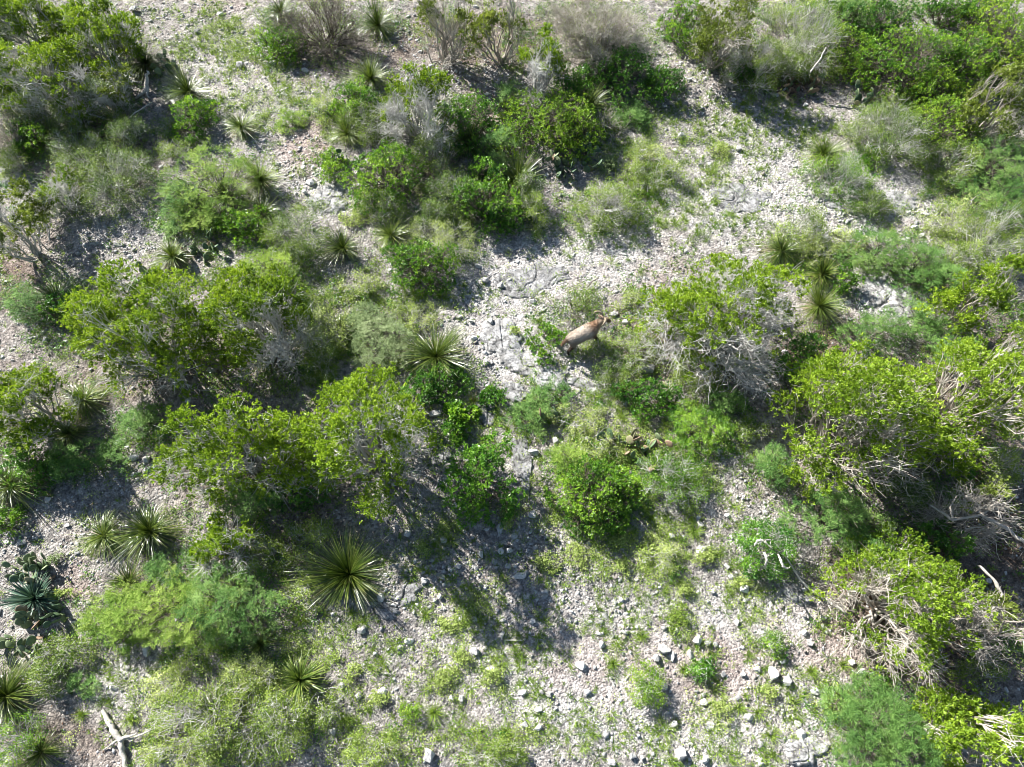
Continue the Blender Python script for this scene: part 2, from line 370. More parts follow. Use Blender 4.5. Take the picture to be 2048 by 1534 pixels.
def sotol(name, x, y, label, R, seed, leaf='sotol', n=None, tilt=(0, 0), dead=.25, arch=.27, W=.0098, group='sotols scattered on the slope', cat='sotol', upright=0.0, trunk=.18):
    rng = np.random.default_rng(seed); t = root(name, x, y, label, cat, group)
    n = int((n or int(np.clip(260*R, 110, 300)))*3.0)
    el = np.arcsin(np.clip(rng.uniform(-.12+upright, 1.0, n), -.1, .995)); az = rng.uniform(0, 6.283, n)
    az += .25*np.sin(az*3+seed)
    d = np.stack([np.cos(az)*np.cos(el), np.sin(az)*np.cos(el), np.sin(el)], 1)
    tl = rng.uniform(-.16, .16, 2); d = nrm(d+np.array([tilt[0]+tl[0], tilt[1]+tl[1], 0])+rng.normal(size=(n, 3))*.05)
    L = 1.12*R*rng.uniform(.45, 1.15, n)*(1+.12*np.sin(el))*(1+.16*np.sin(az+seed)+.10*np.sin(2*az+seed*2.3)); base = np.array([0, 0, trunk])+d*.05
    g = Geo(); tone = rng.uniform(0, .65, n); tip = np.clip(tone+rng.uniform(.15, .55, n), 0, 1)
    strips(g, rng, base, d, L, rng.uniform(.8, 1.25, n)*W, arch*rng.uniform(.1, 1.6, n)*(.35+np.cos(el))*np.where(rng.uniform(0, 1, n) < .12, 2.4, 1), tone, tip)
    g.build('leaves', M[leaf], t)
    m = int(n*dead*.6)
    if m:
        g = Geo(); az = rng.uniform(0, 6.28, m); el = rng.uniform(-.35, .15, m)
        d = np.stack([np.cos(az)*np.cos(el), np.sin(az)*np.cos(el), np.sin(el)], 1)
        strips(g, rng, np.array([0, 0, trunk*.8])+d*.05, d, R*rng.uniform(.45, .95, m), rng.uniform(.7, 1.2, m)*W, rng.uniform(.1, .4, m), rng.uniform(.3, .9, m), rng.uniform(.4, 1, m))
        g.build('dead_leaves', M['dead'], t)
    g = Geo(); P_ = np.array([[[0, 0, -.1], [0, 0, trunk*.5], [0, 0, trunk+.04]]])
    add_tubes(g, P_, np.array([[.10, .11, .05]]), np.array([.3]), 8); g.build('trunk', M['dead'], t)
    return t

def grass(name, x, y, label, R, seed, n=110, h=None, cat='grass tuft', group='larger grass tufts on the slope', leaf='grass', stalks=0):
    rng = np.random.default_rng(seed); t = root(name, x, y, label, cat, group)
    az = rng.uniform(0, 6.28, n); el = rng.uniform(.35, 1.45, n)
    d = np.stack([np.cos(az)*np.cos(el), np.sin(az)*np.cos(el), np.sin(el)], 1)
    base = np.stack([np.cos(az)*rng.uniform(0, .06, n), np.sin(az)*rng.uniform(0, .06, n), np.zeros(n)], 1)
    g = Geo(); strips(g, rng, base, d, R*rng.uniform(.6, 1.2, n), rng.uniform(.006, .012, n), rng.uniform(.2, .9, n)*np.cos(el), rng.uniform(0, .7, n), rng.uniform(.4, 1, n), 4)
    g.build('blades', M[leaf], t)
    if stalks:
        g = Geo(); az = rng.uniform(0, 6.28, stalks); A = np.zeros((stalks, 3)); B = np.stack([np.cos(az)*.12, np.sin(az)*.12, rng.uniform(.45, .7, stalks)], 1)
        add_tubes(g, curve(rng, A, B, 5, .05), np.array([[1, 1, 1, 1.6, 1.2]])*.004, rng.uniform(.3, .9, stalks), 3); g.build('seed_stalks', M['dead'], t)
    return t

# a shared cactus pad
def pad_mesh():
    g = Geo(); nu, nv = 12, 7; vs = []
    for j in range(nv+1):
        a = math.pi*j/nv
        for i in range(nu):
            b = 2*math.pi*i/nu; z = 1-math.cos(a)
            w = math.sin(a)**.75*(.75+.25*z/2)
            vs.append((w*math.cos(b)*.5, w*math.sin(b)*.09, z*.5))
    q = [(j*nu+i, j*nu+(i+1) % nu, (j+1)*nu+(i+1) % nu, (j+1)*nu+i) for j in range(nv) for i in range(nu)]
    return vs, q
PADV, PADQ = pad_mesh()
def pad_me(name, tone):
    g = Geo(); g.add(PADV, quads=PADQ, tone=tone); o = g.build(name, M['pad'], None, True); me = o.data; bpy.data.objects.remove(o); return me
PADS = [pad_me('pad', t_) for t_ in (.2, .4, .55, .7, .8)]; PAD_DEAD = [pad_me('pad', t_) for t_ in (.93, 1.0)]
def pear(name, x, y, label, R, seed, n=14, size=.2, dead=.1, group='prickly pears', Ry=None):
    rng = random.Random(seed); t = root(name, x, y, label, 'prickly pear', group); Ry = Ry or R
    pads = []
    for i in range(n):
        if i < n*.45 or not pads:
            a = rng.uniform(0, 6.28); f = math.sqrt(rng.uniform(0, 1))*.85
            loc = Vector((math.cos(a)*f*R, math.sin(a)*f*Ry, -.03)); ax = Vector((math.cos(a)*.5+rng.uniform(-.5, .5), math.sin(a)*.5+rng.uniform(-.5, .5), 1)).normalized()
        else:
            b = rng.choice(pads); loc = b[0]+b[1]*(b[2]*.93)+Vector((rng.uniform(-.03, .03),)*3); ax = (b[1]+Vector((rng.uniform(-.8, .8), rng.uniform(-.8, .8), rng.uniform(-.1, .5)))).normalized()
        s = size*rng.uniform(.7, 1.15); pads.append((loc, ax, s))
        me = rng.choice(PAD_DEAD if rng.random() < dead else PADS)
        o = bpy.data.objects.new('pad', me); COL.objects.link(o); o.parent = t
        o.matrix_local = Matrix.Translation(loc) @ ax.to_track_quat('Z', 'Y').to_matrix().to_4x4() @ Matrix.Rotation(rng.uniform(0, 3.14), 4, 'Z') @ Matrix.Diagonal((s, s, s, 1))
    return t

def rock_obj(name, x, y, label, sx, sy, sz, seed, tone=.6, sink=.3, group='larger loose limestone rocks', cat='rock'):
    rng = random.Random(seed); bm = bmesh.new()
    for i in range(rng.choice((13, 16, 20))):
        v = Vector((rng.gauss(0, 1), rng.gauss(0, 1), rng.gauss(0, 1))).normalized()
        s = max(abs(v.x), abs(v.y), abs(v.z)); v = v*(.55+.45/s*.8)*rng.uniform(.86, 1.0)
        bm.verts.new((v.x*sx, v.y*sy, v.z*sz))
    r = bmesh.ops.convex_hull(bm, input=bm.verts)
    bmesh.ops.delete(bm, geom=[v for v in bm.verts if not v.link_faces], context='VERTS')
    me = bpy.data.meshes.new(name); bm.to_mesh(me); bm.free()
    a = me.attributes.new("tone", 'FLOAT', 'POINT'); a.data.foreach_set("value", [tone]*len(me.vertices))
    me.materials.append(M['rock']); o = bpy.data.objects.new(name, me); COL.objects.link(o)
    o.location = (x, y, float(hgt(x, y))+sz*(1-sink*1.0)-sz*.25); o.rotation_euler = (rng.uniform(-.2, .2), rng.uniform(-.2, .2), rng.uniform(0, 6.28) if abs(sx-sy) < .02 else rng.uniform(-.4, .4))
    return tag(o, label, cat, group)

def slab_obj(name, x, y, label, Rx, Ry, hh, seed, rz=0, tone=.6):
    rng = np.random.default_rng(seed); na, nr = 120, 34; g = Geo(); V = []; T = []
    ph = rng.uniform(0, 6.28, 6)
    for j in range(nr+1):
        f = j/nr
        for i in range(na):
            a = 2*math.pi*i/na
            e = 1+.16*math.sin(2*a+ph[0])+.12*math.sin(3*a+ph[1])+.09*math.sin(5*a+ph[2])+.05*math.sin(9*a+ph[3])+.035*math.sin(17*a+ph[4])+rng.normal()*.0
            X = math.cos(a)*f*e*Rx; Y = math.sin(a)*f*e*Ry
            zz = hh*(1-f**9)-.06*f**14
            V.append((X, Y, zz))
    V = np.array(V); rim = (V[:, 0]/Rx)**2+(V[:, 1]/Ry)**2; wob = 1+.30*(vnoise(V[:, 0]+seed, V[:, 1], 4.0, seed+5)-.5)+.16*(vnoise(V[:, 0]+seed, V[:, 1], 11, seed+6)-.5); V[:, :2] *= wob[:, None]
    gx = V[:, 0]*math.cos(rz)-V[:, 1]*math.sin(rz)+x; gy = V[:, 0]*math.sin(rz)+V[:, 1]*math.cos(rz)+y
    V[:, 2] += hgt(gx, gy)-hgt(x, y)
    V[:, 2] += .04*(vnoise(gx, gy, 1.8, seed)-.5)+.03*(vnoise(gx, gy, 6, seed+8)-.5)+.018*(vnoise(gx, gy, 14, seed+1)-.5)-.03*(np.abs(vnoise(gx, gy, 2.2, seed+2)-.5) < .03)
    q = [(j*na+i, j*na+(i+1) % na, (j+1)*na+(i+1) % na, (j+1)*na+i) for j in range(nr) for i in range(na)]
    q = [(a, d_, c, b) for a, b, c, d_ in q]
    g.add(V, quads=q, tone=tone+rng.normal()*.02)
    o = g.build(name, M['slab']); o.location = (x, y, float(hgt(x, y))); o.rotation_euler = (0, 0, rz)
    return tag(o, label, 'bedrock slab', 'flat bedrock exposures')

# ------------------------------------------------------------------ ground zones (photo px centre, radii, weight)
BARE = [(1040,560,170,75,1),(1010,680,90,60,1),(1090,740,110,45,1),(1500,330,140,90,.9),(1450,420,130,70,.9),(1150,520,140,60,.8),(1240,500,90,50,.7),
        (1330,1330,330,130,1),(1500,1400,230,150,1),(1150,1400,160,80,.8),(660,400,70,50,1),(20,350,60,40,.8),(1780,590,130,50,1),(1780,370,130,60,.8),
        (480,130,110,120,.6),(640,90,60,90,.3),(950,1280,150,60,.5),(1620,1300,120,120,.9),(230,440,130,60,.7),(1700,440,120,50,.8),(560,280,70,60,.5),(280,1380,120,60,.6),(1190,770,70,30,.8)]
REDD = [(960,215,50,50,1),(620,290,70,60,.8),(1330,580,90,60,.6),(1290,690,60,70,.8),(1250,910,60,40,.8),(130,1170,50,40,.7),(30,560,70,80,.6),(1290,1330,260,90,.45),(1500,1330,160,70,.5),
        (1720,640,60,40,.5),(30,300,70,60,.6),(1760,130,60,60,.6),(1690,1270,50,70,.9),(520,1010,70,50,.6),(430,20,60,40,.5)]
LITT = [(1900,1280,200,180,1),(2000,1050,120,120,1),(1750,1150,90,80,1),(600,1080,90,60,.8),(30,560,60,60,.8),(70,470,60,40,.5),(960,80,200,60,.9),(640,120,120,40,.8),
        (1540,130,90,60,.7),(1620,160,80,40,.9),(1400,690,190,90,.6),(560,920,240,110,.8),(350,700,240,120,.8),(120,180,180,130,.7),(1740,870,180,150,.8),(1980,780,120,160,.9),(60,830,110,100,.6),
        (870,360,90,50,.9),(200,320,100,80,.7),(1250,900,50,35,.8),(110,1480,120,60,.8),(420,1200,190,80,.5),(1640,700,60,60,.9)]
COBB = [(960,1110,200,90,1.3),(1150,1130,130,70,1),(900,1010,70,80,1),(100,1060,120,70,1.1),(330,950,120,40,.9),(1340,1010,120,80,.8),(1480,960,90,90,1),(1740,420,130,40,1.2),(300,420,100,70,.7),
        (560,270,70,70,.8),(630,370,40,40,1),(470,150,110,100,.9),(400,40,120,50,.8),(780,80,70,50,.7),(890,140,90,50,.9),(980,200,60,60,.9),(1400,120,90,60,.8),(1400,180,120,50,.8),(800,620,120,50,.8),
        (960,600,90,70,.8),(700,560,90,50,.6),(950,730,50,60,1),(1300,640,60,60,1),(1500,1160,200,90,.5),(1450,1420,260,120,.7),(800,1230,150,60,.8),(60,650,70,60,.7),(250,900,50,40,.8),(1800,660,60,30,1),
        (1820,450,80,50,1),(1260,770,130,50,.8),(1420,880,120,60,.8),(1730,600,110,35,.9),(200,450,130,70,.6),(1200,1250,180,60,.7),(1030,1200,150,60,.9),(350,1330,120,50,.5),(1600,340,60,60,.5)]
GRAS = [(470,130,130,110,1.0),(400,50,110,50,.8),(580,200,70,60,.8),(1300,300,130,60,1),(1400,340,120,80,.9),(1450,250,140,60,1),(1250,440,120,60,.9),(1380,400,90,60,.8),(1520,280,90,50,.9),(1600,250,60,40,.9),(750,600,130,50,1.3),
        (900,620,100,50,.9),(700,700,90,80,1.3),(760,650,80,60,1.6),(1250,850,170,80,1.4),(1100,860,120,80,1.3),(1150,800,120,60,1.2),(1350,950,140,90,1),(1300,1100,170,90,1.1),(1150,1250,180,100,1),(1400,1230,150,90,.9),
        (900,1300,190,90,1.2),(760,1400,120,80,1.0),(1300,1400,260,120,.8),(1500,1500,200,60,.9),(950,1430,120,60,.9),(640,1320,130,80,1.2),(500,1330,140,70,1.2),(350,1340,110,50,.9),(420,1480,180,70,1.2),(1180,1060,70,60,.9),
        (880,1150,120,80,.7),(1450,1080,90,70,.9),(1620,1330,90,90,.5),(1650,510,90,40,1.2),(1500,560,60,30,.5),(1900,480,60,50,1),(1780,200,70,40,1.2),(450,480,60,30,.8),(380,560,90,30,1.0),(210,1260,80,50,1),(1750,320,60,40,1),
        (1330,720,60,60,.7),(1450,480,90,40,.7),(560,640,60,60,.6),(1530,880,70,80,.9),(180,1400,80,50,.6),(1130,470,60,40,.5),(700,250,60,80,.8),(90,420,60,30,.8),(1000,870,80,60,1.0)]
HRBZ = [(640,640,70,50,1.2),(760,680,70,60,1.6),(830,620,60,40,1),(1300,310,70,40,1.2),(1400,330,80,50,.8),(1310,1110,90,50,1.2),(1230,1080,60,40,1),(900,1280,70,80,1.5),(980,1350,60,50,.8),(880,1360,50,40,1.2),(640,1340,80,60,1.4),
        (520,1380,140,90,1.5),(380,1360,60,40,1),(1370,1230,50,60,1),(700,1480,60,40,.9),(1000,1490,90,40,1.2),(380,1500,110,50,1.6),(1220,880,120,60,1.2),(1100,1010,70,60,.9),(1340,960,90,60,.9),(1450,1230,90,60,.6),(1450,1450,150,80,.5),
        (460,90,90,70,.7),(520,200,90,60,.5),(1600,480,60,40,.9),(210,1270,60,40,1.2),(880,1030,60,50,.6),(700,430,50,30,1),(1210,300,40,40,.8),(1900,440,70,50,1),(800,1500,60,40,1),(1170,1120,60,40,1),(930,1170,60,40,.4)]
def zone(px, py, L):
    w = np.zeros(np.shape(px))
    for cx, cy, rx, ry, a in L:
        q = ((px-cx)/rx)**2+((py-cy)/ry)**2
        w = w+a*np.exp(-q**1.6*.8)
    return w

def ground():
    def axis(a, b, st, far, k):
        c = list(np.arange(a, b+1e-6, st)); d = np.geomspace(st*2, far, k)
        return np.array(sorted([a-v for v in d]+c+[b+v for v in d]))
    xs = axis(-24, 24, .085, 180, 24); ys = axis(-1.5, 31, .085, 180, 24)
    X, Y = np.meshgrid(xs, ys); nx, ny = len(xs), len(ys); x = X.ravel(); y = Y.ravel()
    px, py = proj(x, np.clip(y, -3, 60)); 
    z = hgt(x, y)
    n1 = vnoise(x, y, 1.3, 21)-.5; n2 = vnoise(x, y, 3.1, 22)-.5; n3 = vnoise(x, y, 9, 23)-.5
    jit = n1*90+n2*55
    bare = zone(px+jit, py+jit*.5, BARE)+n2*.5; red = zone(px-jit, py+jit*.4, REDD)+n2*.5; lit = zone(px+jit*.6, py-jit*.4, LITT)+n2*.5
    rough = np.clip(1-bare, 0.15, 1)
    z = z+.030*(vnoise(x, y, 5.5, 31)-.5)*rough+.02*n3*rough
    j = np.arange(ny-1)[:, None]*nx+np.arange(nx-1)[None]
    q = np.stack([j, j+1, j+nx+1, j+nx], -1).reshape(-1, 4)
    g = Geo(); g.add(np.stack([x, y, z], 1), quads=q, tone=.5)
    m, nt, b = new_mat("stony_ground")
    tc = nt.nodes.new("ShaderNodeTexCoord").outputs['Object']
    a_b, a_r, a_l = attr(nt, "bare"), attr(nt, "red"), attr(nt, "litter")
    n_big = noise(nt, 1.1, 5, .6, tc); n_mid = noise(nt, 6, 5, .65, tc); n_fin = noise(nt, 38, 5, .7, tc)
    soil = ramp(nt, [(.3, (.15, .143, .136)), (.5, (.33, .316, .30)), (.7, (.50, .482, .462))], n_mid).outputs[0]
    rockc = ramp(nt, [(.28, (.32, .314, .307)), (.5, (.48, .47, .458)), (.75, (.62, .61, .598))], n_mid).outputs[0]
    redc = ramp(nt, [(.3, (.24, .165, .14)), (.6, (.40, .30, .265)), (.8, (.50, .42, .385))], n_mid).outputs[0]
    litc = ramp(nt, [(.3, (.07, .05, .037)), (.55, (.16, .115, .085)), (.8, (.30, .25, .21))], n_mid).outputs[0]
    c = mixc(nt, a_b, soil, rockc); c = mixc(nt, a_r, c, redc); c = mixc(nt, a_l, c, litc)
    # two sizes of chips pressed in the soil
    hs = []
    for sc, lo, amt in ((17, .30, .8), (42, .25, .7)):
        vo = nt.nodes.new("ShaderNodeTexVoronoi"); vo.feature = 'F1'; vo.inputs['Scale'].default_value = sc; nt.links.new(tc, vo.inputs['Vector'])
        vr = nt.nodes.new("ShaderNodeSeparateColor"); nt.links.new(vo.outputs['Color'], vr.inputs[0])
        chip = ramp(nt, [(0, (.55, .53, .52)), (.35, (.8, .78, .77)), (.7, (1.05, 1.03, 1.0)), (1, (1.3, 1.28, 1.24))], vr.outputs[0]).outputs[0]
        c = mixc(nt, amt, c, chip, 'MULTIPLY')
        mr = nt.nodes.new("ShaderNodeMapRange"); mr.inputs[1].default_value = .1; mr.inputs[2].default_value = .62; mr.inputs[3].default_value = 1; mr.inputs[4].default_value = 0
        nt.links.new(vo.outputs['Distance'], mr.inputs[0]); hs.append((mr.outputs[0], 1.0/sc))
    c = mixc(nt, .55, c, ramp(nt, [(.34, (.45, .44, .44)), (.5, (1, 1, 1)), (.7, (1.12, 1.1, 1.08))], n_fin).outputs[0], 'MULTIPLY')
    nt.links.new(c, b.inputs['Base Color']); b.inputs['Roughness'].default_value = .95; b.inputs['Specular IOR Level'].default_value = .1
    prev = None
    for h_, s in hs+[(n_fin, .03)]:
        bp = nt.nodes.new("ShaderNodeBump"); bp.inputs['Strength'].default_value = .8; bp.inputs['Distance'].default_value = s*.55
        nt.links.new(h_, bp.inputs['Height'])
        if prev is not None: nt.links.new(prev, bp.inputs['Normal'])
        prev = bp.outputs[0]
    nt.links.new(prev, b.inputs['Normal'])
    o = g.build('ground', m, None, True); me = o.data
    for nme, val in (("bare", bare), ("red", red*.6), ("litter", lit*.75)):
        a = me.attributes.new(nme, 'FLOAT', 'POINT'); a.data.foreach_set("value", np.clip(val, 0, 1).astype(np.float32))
    o['kind'] = 'structure'
ground()

RS = np.random.default_rng(77)
def world_pts(n, L=None, base=0.0):
    """uniform over the ground the photo could see, thinned by the zones"""
    x = RS.uniform(-24, 24, n); y = RS.uniform(-1.2, 30.5, n)
    px, py = proj(x, y, 0); ok = (px > -60) & (px < 2110) & (py > -60) & (py < 1600); x, y, px, py = x[ok], y[ok], px[ok], py[ok]
    if L is not None:
        w = base+zone(px+(vnoise(x, y, .9, 41)-.5)*70, py, L)*np.clip((vnoise(x, y, 1.9, 43)*.6+vnoise(x, y, 4.5, 47)*.4-.3)*3.2, .08, 1.5); ok = RS.uniform(0, 1, len(x)) < w; x, y, px, py = x[ok], y[ok], px[ok], py[ok]
    return x, y, px, py

CUBE = np.array([[-1,-1,-1],[1,-1,-1],[1,1,-1],[-1,1,-1],[-1,-1,1],[1,-1,1],[1,1,1],[-1,1,1]], float)
CQ = np.array([[0,3,2,1],[4,5,6,7],[0,1,5,4],[1,2,6,5],[2,3,7,6],[3,0,4,7]])
ICO = None
def ico():
    bm = bmesh.new(); bmesh.ops.create_icosphere(bm, subdivisions=1, radius=1); v = np.array([p.co[:] for p in bm.verts]); f = np.array([[q.index for q in p.verts] for p in bm.faces]); bm.free(); return v, f
IV, IF = ico()
def stones(g, x, y, s, flat=.6, tone=None, sink=.25, base='cube'):
    n = len(x); BV = CUBE*.62 if base == 'cube' else IV
    k = len(BV)
    v = BV[None]*RS.uniform(.5, 1.2, (n, k, 1))+RS.normal(size=(n, k, 3))*.09
    v = v*np.stack([s*RS.uniform(.75, 1.3, n), s*RS.uniform(.7, 1.1, n), s*RS.uniform(flat*.6, flat*1.3, n)], 1)[:, None]
    ax = rdir(RS, n); ax[:, 2] *= .25; tl = RS.uniform(-.5, .5, n)
    a = RS.uniform(0, 6.28, n); ca, sa = np.cos(a)[:, None], np.sin(a)[:, None]
    X = v[..., 0]*ca-v[..., 1]*sa; Y = v[..., 0]*sa+v[..., 1]*ca; Z = v[..., 2]+X*tl[:, None]*.5
    zz = hgt(x, y)+s*flat*(.55-sink)
    vv = np.stack([X+x[:, None], Y+y[:, None], Z+zz[:, None]], -1)
    F = (np.arange(n)[:, None, None]*k+(CQ if base == 'cube' else IF)[None]).reshape(-1, 4 if base == 'cube' else 3)
    tn = np.repeat(RS.uniform(.15, 1, n) if tone is None else tone, k)
    if base == 'cube': g.add(vv, quads=F, tone=tn)
    else: g.add(vv, tris=F, tone=tn)

gr = Geo()
x, y, px, py = world_pts(170000, COBB+REDD+[(a,b,c,d,e*.28) for a,b,c,d,e in BARE], .16)
redw = zone(px, py, REDD); s = .013+.038*RS.uniform(0, 1, len(x))**2.2
tn = np.where(RS.uniform(0, 1, len(x)) < redw*.8, RS.uniform(.05, .3, len(x)), RS.uniform(.25, 1, len(x)))
stones(gr, x, y, s, .6, tn)
x, y, px, py = world_pts(46000, COBB, .09)
stones(gr, x, y, .032+.065*RS.uniform(0, 1, len(x))**2.6, .55, None, .3, 'cube')
tag(gr.build('gravel', M['gravel']), 'pale limestone gravel and chips scattered over the slope', 'gravel', kind='stuff')
x, y, px, py = world_pts(60000, LITT, 0.02)
g = Geo(); c = np.stack([x, y, hgt(x, y)+RS.uniform(.01, .05, len(x))], 1)
d = rdir(RS, len(x)); d[:, 2] *= .25
add_leaves(g, RS, c, nrm(d), RS.uniform(.03, .07, len(x)), RS.uniform(.012, .03, len(x)), RS.uniform(0, 1, len(x)), 1.1)
tag(g.build('leaf_litter', M['litter']), 'brown dead leaves lying under the shrubs', 'leaf litter', kind='stuff')

def tufts(n, zones, base, R, nb, W, name, label, cat, mat='grass', lean=.5, hs=(.5, 1.4)):
    x, y, px, py = world_pts(n, zones, base); k = len(x)
    r = R*(.4+1.5*RS.uniform(0, 1, k)**2.5); N = k*nb; az = RS.uniform(0, 6.28, N); el = RS.uniform(.3, 1.5, N)
    d = np.stack([np.cos(az)*np.cos(el), np.sin(az)*np.cos(el), np.sin(el)], 1)
    rr = np.repeat(r, nb); B = np.stack([np.repeat(x, nb)+np.cos(az)*rr*.25*RS.uniform(0, 1, N), np.repeat(y, nb)+np.sin(az)*rr*.25*RS.uniform(0, 1, N), np.repeat(hgt(x, y), nb)], 1)
    g = Geo(); tb = np.repeat(RS.uniform(0, .55, k), nb)
    strips(g, RS, B, d, rr*RS.uniform(.5, 1.2, N), RS.uniform(.7, 1.2, N)*W, RS.uniform(.1, .6, N)*np.cos(el), tb, np.clip(tb+RS.uniform(0, .45, N), 0, 1), 2)
    tag(g.build(name, M[mat]), label, cat, kind='stuff')
tufts(80000, GRAS, .06, .19, 22, .010, 'grass', 'short yellow green grass growing in loose tufts between stones', 'grass')
# small-leaved ground cover
x, y, px, py = world_pts(130000, HRBZ, .045); k = len(x); per = 16
c = np.repeat(np.stack([x, y, hgt(x, y)], 1), per, 0); c[:, :2] += RS.normal(size=(k*per, 2))*.055; c[:, 2] += RS.uniform(.01, .12, k*per)
g = Geo(); add_leaves(g, RS, c, nrm(rdir(RS, k*per)+[0, 0, .2]), RS.uniform(.022, .038, k*per), RS.uniform(.018, .028, k*per), np.clip(np.repeat(RS.uniform(0, .6, k), per)+RS.uniform(0, .4, k*per), 0, 1), 1.0)
tag(g.build('ground_cover', M['herb']), 'pale round leaved herbs creeping between the stones', 'ground cover', kind='stuff')
# fallen twigs
x, y, px, py = world_pts(3200, LITT+BARE, .08); k = len(x); A = np.stack([x, y, hgt(x, y)+.015], 1); az = RS.uniform(0, 6.28, k); L = RS.uniform(.08, .4, k)
B = A+np.stack([np.cos(az)*L, np.sin(az)*L, RS.uniform(0, .05, k)], 1)
g = Geo(); add_tubes(g, curve(RS, A, B, 4, .08), np.array([[1, .9, .7, .4]])*RS.uniform(.004, .009, (k, 1)), RS.uniform(.1, 1, k), 3)
tag(g.build('fallen_twigs', M['twig_g']), 'thin grey dead twigs strewn over the ground', 'twigs', kind='stuff')

# ------------------------------------------------------------------ plants: photo px centre, px radii, height m, label
SEED = [100]
def nxt(): SEED[0] += 7; return SEED[0]
def fit(cx, cy, rx, ry, h, zc=.5):
    z = h*zc; x, y = P(cx, cy, z); x, y = P(cx, cy, z+float(hgt(x, y))); s = FPX/depth(x, y, z); th = theta(cx, cy)
    Rx = rx/s; ry = ry/s; v = ry**2-(h*.42*math.sin(th))**2
    return x, y, Rx, math.sqrt(max(v, (.5*ry)**2))/math.cos(th)
FOOT = []
def J(cx, cy, rx, ry, h, label, **k):
    h *= 1.28; FOOT.append((cx, cy+ry*.25, rx*1.15, ry*1.05, .5))
    x, y, Rx, Ry = fit(cx, cy, rx, ry, h, .55); return juniper('juniper', x, y, label, Rx, Ry, h, nxt(), **k)
def S(cx, cy, rx, ry, h, label, style='broad', **k):
    st = dict(
        broad=dict(leaf='broad', kind='rosette', name='leafy_shrub', group='bright leafy shrubs'),
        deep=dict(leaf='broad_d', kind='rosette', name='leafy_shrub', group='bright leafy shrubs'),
        yell=dict(leaf='broad_y', kind='rosette', name='leafy_shrub', group='bright leafy shrubs'),
        feath=dict(leaf='feath', kind='frond', dens=120, patch=.42, twigfan=.3, name='feathery_shrub', group='feathery leaved shrubs'),
        feathy=dict(leaf='feath_y', kind='frond', dens=120, patch=.42, twigfan=.3, name='feathery_shrub', group='feathery leaved shrubs'),
        feathb=dict(leaf='feath_b', kind='frond', dens=120, patch=.42, twigfan=.3, name='feathery_shrub', group='feathery leaved shrubs'),
        small=dict(leaf='small', kind='scatter', dens=190, L=.036, W=.024, per=10, name='small_leaved_shrub', group='small leaved olive shrubs', twig='twig_g', twigfan=.6, stems=.5, patch=.42),
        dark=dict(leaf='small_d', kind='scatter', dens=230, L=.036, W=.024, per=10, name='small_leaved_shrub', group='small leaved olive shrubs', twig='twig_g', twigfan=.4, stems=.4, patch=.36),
        bare=dict(leaf='small', kind='scatter', dens=70, L=.034, W=.024, per=4, name='bare_shrub', group='bare grey twiggy shrubs', twig='twig_t', twigfan=3.2, stems=1.0, patch=0),
    )[style].copy(); st.update(k); nm = st.pop('name')
    rx *= 1.13; ry *= 1.1; h *= 1.1; FOOT.append((cx, cy+ry*.2, rx*1.15, ry*1.2, .55))
    x, y, Rx, Ry = fit(cx, cy, rx, ry, h, .45); return shrub(nm, x, y, label, Rx, Ry, h, nxt(), **st)
def T(cx, cy, r, label, **k):                  # sotol: px of the rosette centre and its px radius
    R = r/scale_at(cx, cy, .3); tr = k.get('trunk', .18); x, y = P(cx, cy, .12+tr*.6); return sotol('sotol', x, y, label, R, nxt(), **k)
def H(cx, cy, rx, ry, label, h=.22, **k):
    x, y, Rx, Ry = fit(cx, cy, rx, ry, h); return herb('leafy_herb', x, y, label, Rx, Ry, h, nxt(), **k)
def G(cx, cy, r, label, **k):
    R = r/scale_at(cx, cy, .1)*1.1; x, y = P(cx, cy, .08); return grass('grass_tuft', x, y, label, R, nxt(), **k)
def C(cx, cy, rx, ry, label, n=14, size=.2, **k):
    sc = scale_at(cx, cy, .15); x, y = P(cx, cy, .15); return pear('prickly_pear', x, y, label, rx/sc*1.1, nxt(), int(n*2.2), size*1.15, Ry=ry/sc/math.cos(theta(cx, cy)), **k)

# --- junipers
J(40,35,105,70,2.0,'yellow green juniper filling the extreme top left corner',leaf='jun_g',cover=.8)
J(70,150,120,85,1.9,'half bare grey juniper below the top left corner juniper',leaf='jun_g',cover=.55,fan=1.3)
J(195,75,75,75,1.8,'leafy juniper at top left beside the two upright sotols',leaf='jun_g',cover=.7)
J(205,165,70,50,1.5,'bushy grey twigged juniper behind the bleached stump at top left',leaf='jun_o',cover=.3,fan=1.6)
J(8,450,42,95,2.0,'dark green juniper cut off by the left edge, upper part',leaf='jun_o',cover=.8)
J(285,655,165,125,2.6,'largest dense juniper at left, deep yellow green, above the pale sotol',leaf='jun_g',cover=.88,nl=24,bare=(.3,-.9),grad=.45)
J(520,635,105,135,2.3,'juniper with a grey bare twiggy right flank, left of the small sotol in pale herbs',leaf='jun_g',cover=.68,bare=(.6,-.75),grad=.6,fan=1.3,nl=18)
J(475,890,165,105,2.3,'wide low juniper with open grey twigs, above the paired sotols',leaf='jun_y',cover=.75,fan=1.1,nl=20)
J(725,865,118,140,2.9,'brightest yellow green juniper, just below left of the large sotol by the slab',leaf='jun_y',cover=.74,nl=16,clump=.085)
J(35,805,85,95,1.9,'grey twigged juniper at the left edge, halfway down',leaf='jun_g',cover=.6,fan=1.2)
J(885,35,80,58,2.4,'dark trunked juniper with drooping grey branches at the top edge centre',leaf='jun_o',cover=.55,fan=1.3,nl=13,twig='twig_t')
J(1000,42,70,50,2.2,'olive grey juniper between the two bare topped ones at the top edge',leaf='jun_o',cover=.6,fan=1.2,twig='twig_t')
J(835,205,80,85,1.9,'half bare juniper with pale silver twigs, right of the top centre sotol',leaf='jun_g',cover=.42,fan=2.0,bare=(.2,-1),grad=.7)
